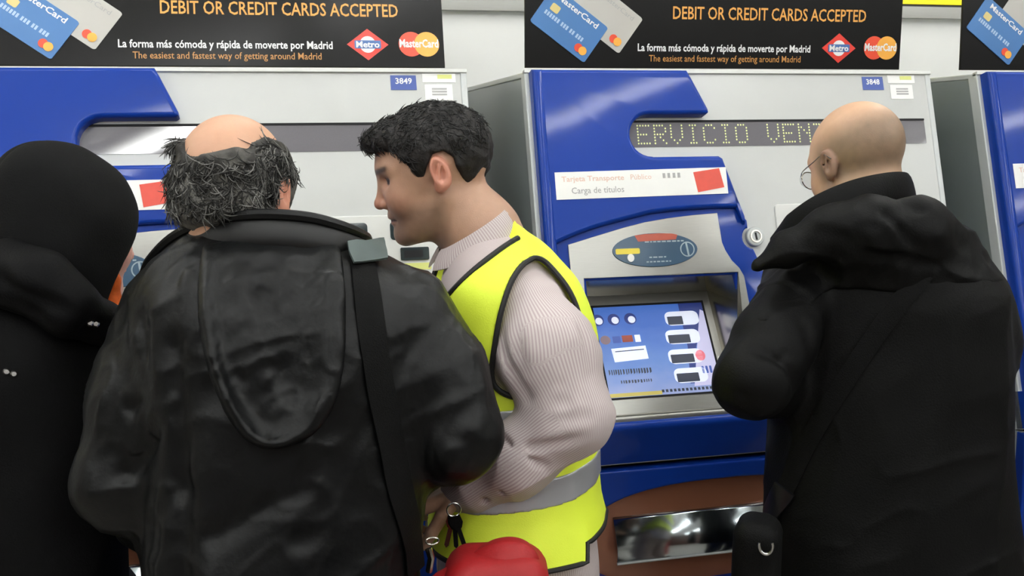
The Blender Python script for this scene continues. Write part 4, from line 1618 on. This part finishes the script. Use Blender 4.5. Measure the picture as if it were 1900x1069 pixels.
# hood hanging on the back
cBz = np.array((cB[0], cB[1], 0))
hpx = [(372, 452), (368, 540), (378, 630), (405, 720), (450, 795), (500, 822), (560, 806), (605, 770), (632, 700), (642, 600), (640, 500), (634, 452)]
hpoly = [(float((at(x, y, 1.34) - cBz) @ erB), float(at(x, y, 1.34)[2])) for x, y in hpx]
hpoly = [tuple(q) for q in spline([(a, b, 0) for a, b in hpoly], 66)[:, :2]]
hbot = min(q[1] for q in hpoly)
erBf, edBf, cBf = erB.astype(np.float32), edB.astype(np.float32), cBz.astype(np.float32)


def hoodB(p):
    q = p - cBf
    x = q @ erBf; dp = q @ edBf
    e = poly2(x, p[:, 2], hpoly)                                   # negative inside the outline
    low = np.clip((float(hpoly[0][1]) - p[:, 2]) / .12, 0, 1)
    wide = .011 + .022 * np.clip((x + .02) / .1, 0, 1)
    off = .004 + (.026 * np.exp(-((e + .012) / wide) ** 2) + .010 * np.exp(-((e + .045) / .03) ** 2)) * (.25 + .75 * low)
    d = jacketB(p) - off
    d = d + .005 * wrinkle(p, 16, 170, (.1, 0, 1), .4) + .003 * noise(p, 40, 12) + .003 * wrinkle(p, 36, 175, (.6, 0, 1), .5)
    d = smax(d, e, .010)
    return smax(d, dp + .02, .004)


hlo = np.minimum.reduce([at(x, y, d_) for x, y in hpx for d_ in (1.25, 1.5)]) - .03
hhi = np.maximum.reduce([at(x, y, d_) for x, y in hpx for d_ in (1.25, 1.5)]) + .03
sdf_obj('hood', hoodB, hlo, hhi, .0042, M_jacket_b, rootB)
# shoulder strap with tab


def surfB(p):
    return np.minimum(jacketB(p), 9)


rootS = empty('shoulder_bag', tuple(at(725, 1190, 1.255) - np.array((0, 0, .26))))
st_ = strap_on('strap', jacketB, [(668, 468), (676, 520), (686, 600), (700, 700), (720, 800), (738, 900), (760, 985), (768, 1060)], 1.15, 1.75, .046, .005, M_strap, rootS)
tb_ = patch_on('strap_tab', jacketB, [(640, 462), (704, 455), (712, 492), (652, 497)], 1.15, 1.8, .004, .010, M_tab, rootS)
bc_ = at(725, 1190, 1.255)
RBb = np.stack([erB, edB, up_], 1).astype(np.float32)


def bagB(p):
    q = (p - bc_.astype(np.float32)) @ RBb
    bulge = .02 * np.exp(-((q[:, 2] + .15) / .1) ** 2)
    b = np.abs(q - A(0, 0, -.115)) - np.stack([np.full(len(q), .115), .036 + bulge, np.full(len(q), .145)], 1) + .03
    d = np.linalg.norm(np.maximum(b, 0), axis=1) + np.minimum(b.max(1), 0) - .03
    d = d - .004 * np.exp(-(rcone(q, (-.11, -.05, -.04), (.11, -.05, -.04), 0, 0) / .01) ** 2)
    return d + .003 * noise(p, 20, 43) + .003 * wrinkle(p, 14, 195, (.2, 0, 1), .4)


sdf_obj('bag_body', bagB, bc_ - np.array((.2, .2, .33)), bc_ + np.array((.2, .2, .1)), .007, M_strap, rootS)
cl_ = at(802, 1004, 1.40)
V, F = sweep_vf([cl_ + erB * .009 * cos(a) + up_ * .005 * sin(a) for a in np.linspace(0, 2 * pi, 20, endpoint=False)],   .0014, 6, closed=True)
mk('clip_ring', V, F, M_steel_dark, rootS)
V, F = sweep_vf(np.array([at(795, 1018, 1.40), at(800, 1035, 1.40), at(796, 1060, 1.41)]), .005, 8)
mk('clip', V, F, M_steel_dark, rootS)
tag(rootS, 'black shoulder bag with wide strap on the charcoal jacket', 'bag')


def hairB(q):
    d = ell(q, (-.008, 0, .016), (.106, .086, .088))
    d = smin(d, ell(q, (-.052, 0, -.034), (.048, .068, .032)), .03)
    d = d + .006 * noise(q, 38, 21) + .005 * wrinkle(q, 42, 22, (-.3, .3, -1), .5)
    bald = ell(q, (-.012, .006, .100), (.145, .064, .088)) + .006 * noise(q, 40, 23)
    d = smax(d, -bald, .014)
    face = poly2(q[:, 0], q[:, 2], [(.05, .10), (.045, .03), (.028, -.02), (.01, -.03), (.008, .012), (-.02, .03), (-.036, .01), (-.034, -.04), (-.035, -.082), (-.16, -.078), (-.16, .16), (.05, .16)])
    return smax(d, face, .006)


def tintB(q):
    n = noise(q, 55, 24) * .6 + noise(q, 120, 25) * .5
    t = np.clip(.16 + .45 * n + np.clip(-q[:, 2] * 3, -.2, .25), 0, 1)[:, None]
    return np.array(s2l(40, 38, 36), np.float32) * (1 - t) + np.array(s2l(142, 140, 132), np.float32) * t


ho, hfn = hair_obj(BB, rootB, hairB, .0036, tintB)
add_locks('hair_curls', hfn, BB, rootB, 3000, 5, lambda d: d[2] < .62 and d[2] > -.42 and (d[0] < .3) and not (d[2] > .25 and abs(d[1]) < .55) and not (abs(d[1]) > .72 and d[2] < .3 and d[0] > -.4), .030, .0008, .34,
          lambda rg: np.array(s2l(*([rg.choice([28, 38, 50, 68, 92, 120])] * 3))) * np.array((1, .98, .92)), droop=1.0)

# ================= bald man at the right-hand machine
dD = 1.95
erD, edD = view_axes(1640)
rowsD = [(352, 1545, 1668, .075), (385, 1505, 1700, .09), (420, 1470, 1750, .12), (470, 1440, 1805, .145), (540, 1428, 1845, .155), (640, 1430, 1852, .155),
         (760, 1432, 1852, .155), (900, 1428, 1862, .16), (1069, 1422, 1878, .165), (1300, 1416, 1886, .17)]
keysD = px_keys(rowsD, dD)
BD = {'head': (at(1590, 299, 1.94), frame(101, 19, -2), 1.0)}
BD['neck'] = at(1612, 400, 1.93); BD['chest'] = at(1640, 560, 1.95)
cD = at(1650, 1000, dD)
legs(BD, cD[0], cD[1], 84, .92, .10)
BD['sl'] = at(1475, 550, 1.90); BD['el'] = at(1396, 704, 1.76); BD['wl'] = at(1455, 690, 2.0)
BD['sr'] = at(1795, 548, 1.99); BD['er'] = at(1806, 735, 1.93); BD['wr'] = at(1742, 735, 2.12)
BD['hands'] = [hand_prims(BD['wl'], edD * .9 + erD * .3, -up_, erD, .7), hand_prims(BD['wr'], edD - erD * .3, -up_, -erD, .7)]
rootD = empty('person', (cD[0], cD[1], 0))
tag(rootD, 'bald person with thin glasses in a black jacket, head bowed at a machine', 'person')


def stub(q, n):
    t = np.clip((.072 - q[:, 2] + .30 * (-q[:, 0] - .02)) / .05, 0, 1)
    lowr = np.clip((q[:, 2] + .06) / .03, 0, 1) * np.clip((.045 - q[:, 0]) / .03, 0, 1)
    return .85 * t * lowr * (.85 + .18 * n)


body(BD, rootD, .004, base=(204, 164, 134), stubble=stub, beard=.3)
trousers_shoes(BD, rootD, M_trouser_dark, M_shoe)
loftD = loft_fn(keysD, erD, edD, 2.4, zlo=.70, zhi=keysD[0][0], k=.03)
slD = [at(1478, 552, 1.90), at(1432, 640, 1.82), at(1396, 704, 1.77), at(1425, 712, 1.88), at(1460, 690, 2.0)]
srD = [at(1800, 548, 1.98), at(1822, 640, 1.95), at(1802, 735, 1.93), at(1770, 740, 2.02), at(1742, 735, 2.12)]
crD = [(at(1575, 750, 1.76), at(1700, 900, 1.76), .014, .011), (at(1500, 600, 1.76), at(1540, 800, 1.76), .016, .008),
       (at(1660, 640, 1.76), at(1690, 760, 1.76), .014, .008), (at(1430, 780, 1.80), at(1560, 860, 1.78), .018, .009),
       (at(1400, 640, 1.72), at(1490, 720, 1.74), .013, .008), (at(1380, 730, 1.72), at(1450, 660, 1.74), .010, .006),
       (at(1820, 480, 1.84), at(1800, 700, 1.82), .014, .010), (at(1500, 850, 1.76), at(1560, 1050, 1.76), .018, .008)]


def jacketD(p):
    d = loftD(p)
    d = smin(d, chain(p, slD, [.068, .066, .060, .052, .042], .03), .035)
    d = smin(d, chain(p, srD, [.066, .062, .056, .05, .042], .03), .035)
    d = creases(p, d, crD)
    return d + .004 * noise(p, 10, 14) + .006 * wrinkle(p, 7, 140, (.2, 0, 1), .3) + .003 * wrinkle(p, 16, 150, (1, 0, .6), .5)


P_ = np.array(slD + srD + [cD + edD * .22, cD - edD * .22])
lo_ = P_.min(0) - .10; hi_ = P_.max(0) + .10
jkD = sdf_obj('jacket', jacketD, (lo_[0], lo_[1], .68), (hi_[0], hi_[1], keysD[0][0] + .04), .0056, M_jacket_d, rootD)
colp = spline([at(1432, 452, 1.92), at(1470, 425, 1.86), at(1520, 392, 1.82), at(1580, 366, 1.81), at(1635, 352, 1.83), at(1674, 348, 1.88), at(1690, 355, 1.95), at(1680, 375, 2.03), at(1630, 400, 2.09), at(1540, 430, 2.08)], 72)
nrm = colp - np.array(at(1600, 390, 1.95)); nrm[:, 2] = 0; nrm /= np.linalg.norm(nrm, axis=1)[:, None]
nrm = nrm + np.array((0, 0, .12)); nrm /= np.linalg.norm(nrm, axis=1)[:, None]
V, F = sweep_vf(colp, .030 * np.clip(np.arange(len(colp)) / 14 + .45, 0, 1), 14, flat=(nrm, .28))
mk('collar', V, F, M_jacket_d, rootD)
hoodp = [at(1408, 490, 1.80), at(1462, 462, 1.80), at(1530, 432, 1.79), at(1610, 425, 1.785), at(1700, 432, 1.81), at(1765, 460, 1.88)]
crH = [(at(1500, 420, 1.74), at(1600, 455, 1.73), .012, .010), (at(1640, 400, 1.74), at(1720, 480, 1.75), .012, .010),
       (at(1590, 470, 1.74), at(1740, 490, 1.77), .012, .010), (at(1700, 390, 1.76), at(1780, 440, 1.82), .010, .008)]


def hoodD(p):
    d = chain(p, hoodp, [.008, .026, .036, .048, .054, .040], .03)
    d = smin(d, rcone(p, at(1600, 470, 1.83), at(1735, 490, 1.87), .055, .055), .05)
    d = smin(d, jacketD(p) + .006, .05)
    d = creases(p, d, crH)
    d = d + .007 * wrinkle(p, 13, 180, (1, .3, -.3), .45) + .003 * noise(p, 40, 32)
    lim = np.minimum.reduce([rcone(p, a_, b_, .11, .11) for a_, b_ in zip(hoodp[:-1], hoodp[1:])])
    return smax(d, lim, .01)


P_ = np.array(hoodp)
sdf_obj('hood', hoodD, P_.min(0) - .14, P_.max(0) + .14, .0046, M_jacket_d, rootD)
# glasses
CD, RDh, sD = BD['head']
hw_ = lambda x, y, z: np.asarray(CD) + RDh @ np.array((x, y, z))
gp = []
for sg_ in (1, -1):
    rim = [hw_(.103 - .0075 * abs(cos(a)) * (cos(a) * sg_ > 0), sg_ * .034 + .024 * cos(a), -.006 + .0175 * sin(a)) for a in np.linspace(0, 2 * pi, 28, endpoint=False)]
    gp.append(sweep_vf(rim, .0011, 6, closed=True))
    gp.append(sweep_vf(spline([hw_(.096, sg_ * .058, .002), hw_(.07, sg_ * .073, .006), (hw_(.03, sg_ * .080, .011)), hw_(-.004, sg_ * .083, .016), hw_(-.022, sg_ * .082, .002)], 24), .0011, 6))
gp.append(sweep_vf(spline([hw_(.103, .011, 0), hw_(.107, 0, .003), hw_(.103, -.011, 0)], 10), .0011, 6))
V, F = join_vf(gp)
gl = mk('glasses', V, F, M_steel_dark, rootD)
M_lens = mat('clear_lens', (1, 1, 1), .02, var=0, trans=1., alpha=.25)
for sg_ in (1, -1):
    pts_ = [hw_(.1015, sg_ * .034 + .0235 * cos(a), -.006 + .017 * sin(a)) for a in np.linspace(0, 2 * pi, 28, endpoint=False)]
    pts2_ = [q + RDh[:, 0] * .0012 for q in pts_]
    n_ = len(pts_)
    mk('lens', pts_ + pts2_, [tuple(range(n_ - 1, -1, -1)), tuple(range(n_, 2 * n_))] + [(i, (i + 1) % n_, n_ + (i + 1) % n_, n_ + i) for i in range(n_)], M_lens, gl)
# his shoulder bag
bd_ = at(1392, 1010, 1.73)
rootT = empty('shoulder_bag', tuple(bd_ - up_ * .3))


def bagD(p):
    q = (p - bd_.astype(np.float32)) @ np.stack([erD, edD, up_], 1).astype(np.float32)
    q[:, 0] -= .10 * 0
    b = np.abs(q - A(.012, .0, -.11)) - A(.040, .05, .16) + .03
    d = np.linalg.norm(np.maximum(b, 0), axis=1) + np.minimum(b.max(1), 0) - .03
    return d + .003 * noise(p, 22, 41)


sdf_obj('bag_body', bagD, bd_ - np.array((.25, .25, .38)), bd_ + np.array((.25, .25, .16)), .007, M_strap, rootT)
strap_on('strap', jacketD, [(1425, 985), (1440, 950), (1462, 900), (1500, 820), (1560, 720), (1640, 600), (1720, 500)], 1.4, 2.1, .036, .005, M_strap, rootT)
bkl = strap_on('buckle', jacketD, [(1434, 958), (1448, 928), (1460, 905)], 1.4, 2.1, .046, .012, M_black, rootT, n=10, lift=.010)
dr_ = at(1421, 1014, 1.66)
V, F = sweep_vf([dr_ + erD * .011 * cos(a) + up_ * .014 * sin(a) for a in np.linspace(radians(-200), radians(30), 20)], .0024, 6)
mk('ring', V, F, M_metal, rootT)
tag(rootT, 'black shoulder bag with metal ring at the hip of the bald person', 'bag')

# ================= person in the black hood
dA = 1.66
erA, edA = view_axes(60)
rowsA = [(500, -10, 135, .085), (545, -55, 165, .11), (590, -92, 195, .13), (660, -104, 208, .14), (780, -106, 214, .14), (920, -110, 218, .145), (1069, -114, 222, .15), (1300, -118, 228, .155)]
keysA = px_keys(rowsA, dA)
BA = {'head': (at(136, 432, 1.665), frame(35, 8), .97), 'ears': True}
BA['neck'] = at(100, 545, 1.66); BA['chest'] = at(60, 680, 1.66)
cA = at(58, 1000, dA)
legs(BA, cA[0], cA[1], 85, .86, .09)
BA['sl'] = at(-60, 640, 1.66); BA['el'] = at(-95, 880, 1.60); BA['wl'] = at(-10, 900, 1.72)
BA['sr'] = at(160, 645, 1.68); BA['er'] = at(175, 880, 1.67); BA['wr'] = at(110, 890, 1.76)
BA['hands'] = [hand_prims(BA['wl'], edA + erA * .2, -up_, erA, .8, .9), hand_prims(BA['wr'], edA, -up_, -erA, .8, .9)]
rootA = empty('person', (cA[0], cA[1], 0))
tag(rootA, 'person in black hood and black coat with a wisp of orange hair', 'person')
body(BA, rootA, .0046, base=(226, 176, 160))
trousers_shoes(BA, rootA, M_trouser_dark, M_shoe)
loftA = loft_fn(keysA, erA, edA, 2.3, zlo=.74, zhi=keysA[0][0], k=.03)
crA = [(at(10, 620, 1.5), at(60, 1000, 1.5), .018, .010), (at(75, 640, 1.5), at(70, 1069, 1.5), .016, .010), (at(130, 700, 1.5), at(100, 1000, 1.5), .02, .010)]


def coatA(p):
    d = loftA(p)
    d = smin(d, chain(p, [BA['sl'], BA['el'], BA['wl']], [.066, .058, .044], .03), .035)
    d = smin(d, chain(p, [BA['sr'], BA['er'], BA['wr']], [.062, .056, .044], .03), .035)
    d = creases(p, d, crA)
    return d + .004 * noise(p, 10, 51) + .007 * wrinkle(p, 7, 160, (.1, 0, 1), .25)


P_ = np.array([BA[k] for k in ('sl', 'el', 'wl', 'sr', 'er', 'wr')] + [cA + edA * .2, cA - edA * .2])
lo_ = P_.min(0) - .1; hi_ = P_.max(0) + .1
coat = sdf_obj('coat', coatA, (lo_[0], lo_[1], .72), (hi_[0], hi_[1], keysA[0][0] + .04), .006, M_coat_a, rootA)
capp = [at(-45, 515, 1.60), at(10, 505, 1.545), at(70, 525, 1.525), at(130, 568, 1.54), at(190, 602, 1.60), at(212, 612, 1.66)]


def capeA(p):
    d = chain(p, capp, [.040, .046, .046, .040, .030, .02], .03)
    d = creases(p, d, [(at(0, 520, 1.48), at(150, 590, 1.49), .012, .008), (at(20, 560, 1.48), at(190, 615, 1.55), .012, .008)])
    return d + .005 * noise(p, 20, 55)


P_ = np.array(capp)
sdf_obj('coat_hood', capeA, P_.min(0) - .08, P_.max(0) + .08, .005, M_coat_a, rootA)
CA, RA, sA = BA['head']; CAf, RAf = np.asarray(CA, np.float32), RA.astype(np.float32)
nkA = ((np.asarray(BA['neck']) - CA) @ RA)


def hoodA(p):
    q = ((p - CAf) @ RAf)
    d = ell(q, (-.016, 0, .006), (.122, .102, .135))
    d = smin(d, ell(q, (-.062, 0, .075), (.06, .05, .055)), .05)
    d = smin(d, rcone(q, (-.035, 0, -.06), nkA.astype(np.float32) + A(-.01, 0, -.02), .095, .105), .04)
    ins = ell(q, (-.008, 0, .004), (.109, .088, .119))
    op = poly2(q[:, 0], q[:, 2], [(.096, .11), (.090, .05), (.076, .0), (.052, -.04), (.036, -.09), (.02, -.14), (.01, -.19), (.3, -.2), (.3, .2), (.13, .2)])
    d = smax(d, -ins, .004)
    d = smax(d, -op, .006)
    seam = np.abs(q[:, 1]) 
    d = d + .0035 * np.exp(-(seam / .005) ** 2) * (q[:, 0] < .05)
    return d + .003 * noise(p, 18, 61)


sdf_obj('hood', hoodA, np.asarray(CA) - np.array((.24, .24, .24)), np.asarray(CA) + np.array((.22, .22, .2)), .0042, M_hood_a, rootA)


def hairA(q):
    d = chain(q, [A(.030, -.060, -.03), A(.040, -.056, -.075), A(.050, -.05, -.12), A(.046, -.045, -.175)], [.010, .015, .018, .010], .02)
    d = np.minimum(d, chain(q, [A(.030, .060, -.03), A(.040, .056, -.075), A(.050, .05, -.12)], [.010, .015, .010], .02))
    return d + .003 * noise(q * A(1, 1, .3), 120, 71)


hair_obj(BA, rootA, hairA, .004, lambda q: np.array(s2l(206, 92, 30), np.float32)[None] * (1 + .3 * noise(q * A(1, 1, .2), 160, 72)[:, None]), lo=(-.02, -.12, -.24), hi=(.13, .12, .1))
for x_, y_ in ((167, 599), (178, 601), (12, 690), (26, 694)):
    sp_ = px_surface(lambda p: np.minimum(coatA(p), capeA(p)), [(x_, y_)], 1.2, 1.9)[0]
    V, F = sweep_vf([sp_ - ray(x_, y_) * .001, sp_ - ray(x_, y_) * .004], [.0055, .0035], 12)
    mk('snap_button', V, F, M_metal, rootA)

# ================= red fabric bag standing on the floor
rb = at(918, 1009, 1.465); erR, edR = view_axes(910)
rootR = empty('trolley_bag', (rb[0], rb[1], 0))
zt_ = rb[2]
RR = np.stack([erR, edR, up_], 1).astype(np.float32)


def bagR(p):
    q = (p - rb.astype(np.float32)) @ RR
    z = q[:, 2]
    hw = .088 - .02 * np.clip((z + .12) / .12, 0, 1)
    b = np.abs(np.stack([q[:, 0], q[:, 1], z + .45], 1)) - np.stack([hw, np.full_like(hw, .06), np.full_like(hw, .44)], 1) + .035
    d = np.linalg.norm(np.maximum(b, 0), axis=1) + np.minimum(b.max(1), 0) - .035
    return d + .004 * noise(p, 16, 81)


def flapR(p):
    q = (p - rb.astype(np.float32)) @ RR
    d = rcone(q, (-.064, -.01, -.075), (.016, 0, -.046), .036, .046)
    d = smin(d, rcone(q, (.016, 0, -.046), (.050, 0, -.085), .046, .036), .02)
    d = smin(d, ell(q, (-.002, -.01, -.105), (.090, .070, .06)), .03)
    d = creases(p, d, [(at(938, 1006, 1.38), at(985, 1069, 1.36), .006, .007), (at(815, 1066, 1.38), at(930, 1044, 1.36), .007, .008), (at(870, 1030, 1.38), at(850, 1069, 1.36), .007, .005)])
    d = smax(d, -(q[:, 2] + .13), .01)
    return d + .003 * noise(p, 22, 82) + .004 * wrinkle(p, 14, 190, (1, 0, -.4), .4)


sdf_obj('bag_body', bagR, (rb[0] - .2, rb[1] - .2, .06), (rb[0] + .2, rb[1] + .2, zt_ + .05), .009, M_red, rootR)
sdf_obj('top_flap', flapR, (rb[0] - .18, rb[1] - .18, zt_ - .2), (rb[0] + .18, rb[1] + .18, zt_ + .05), .0045, M_red, rootR)
for sg_ in (1, -1):
    wc = np.array((rb[0], rb[1], .065)) + erR * .10 * sg_ + edR * .06
    V, F = sweep_vf([wc - erR * .014, wc + erR * .014], .0645, 28)
    w_ = mk('wheel', V, F, M_strap, rootR)
    V, F = sweep_vf([wc - erR * .017, wc + erR * .017], .02, 16)
    mk('hub', V, F, M_trim, w_)
V, F = sweep_vf(np.array([rb[0], rb[1], .065]) + np.array([edR * .06 - erR * .1, edR * .06 + erR * .1]), .006, 8)
mk('axle', V, F, M_metal, rootR)
fb_ = np.array([rb[0], rb[1], 0])
V, F = sweep_vf([fb_ - edR * .05 - erR * .07 + up_ * .006, fb_ - edR * .05 - erR * .07 + up_ * .1, fb_ - edR * .05 + erR * .07 + up_ * .1, fb_ - edR * .05 + erR * .07 + up_ * .006], .006, 8)
mk('stand_leg', V, F, M_metal, rootR)
tag(rootR, 'tall red fabric bag with rounded top in front of the yellow vest', 'bag')
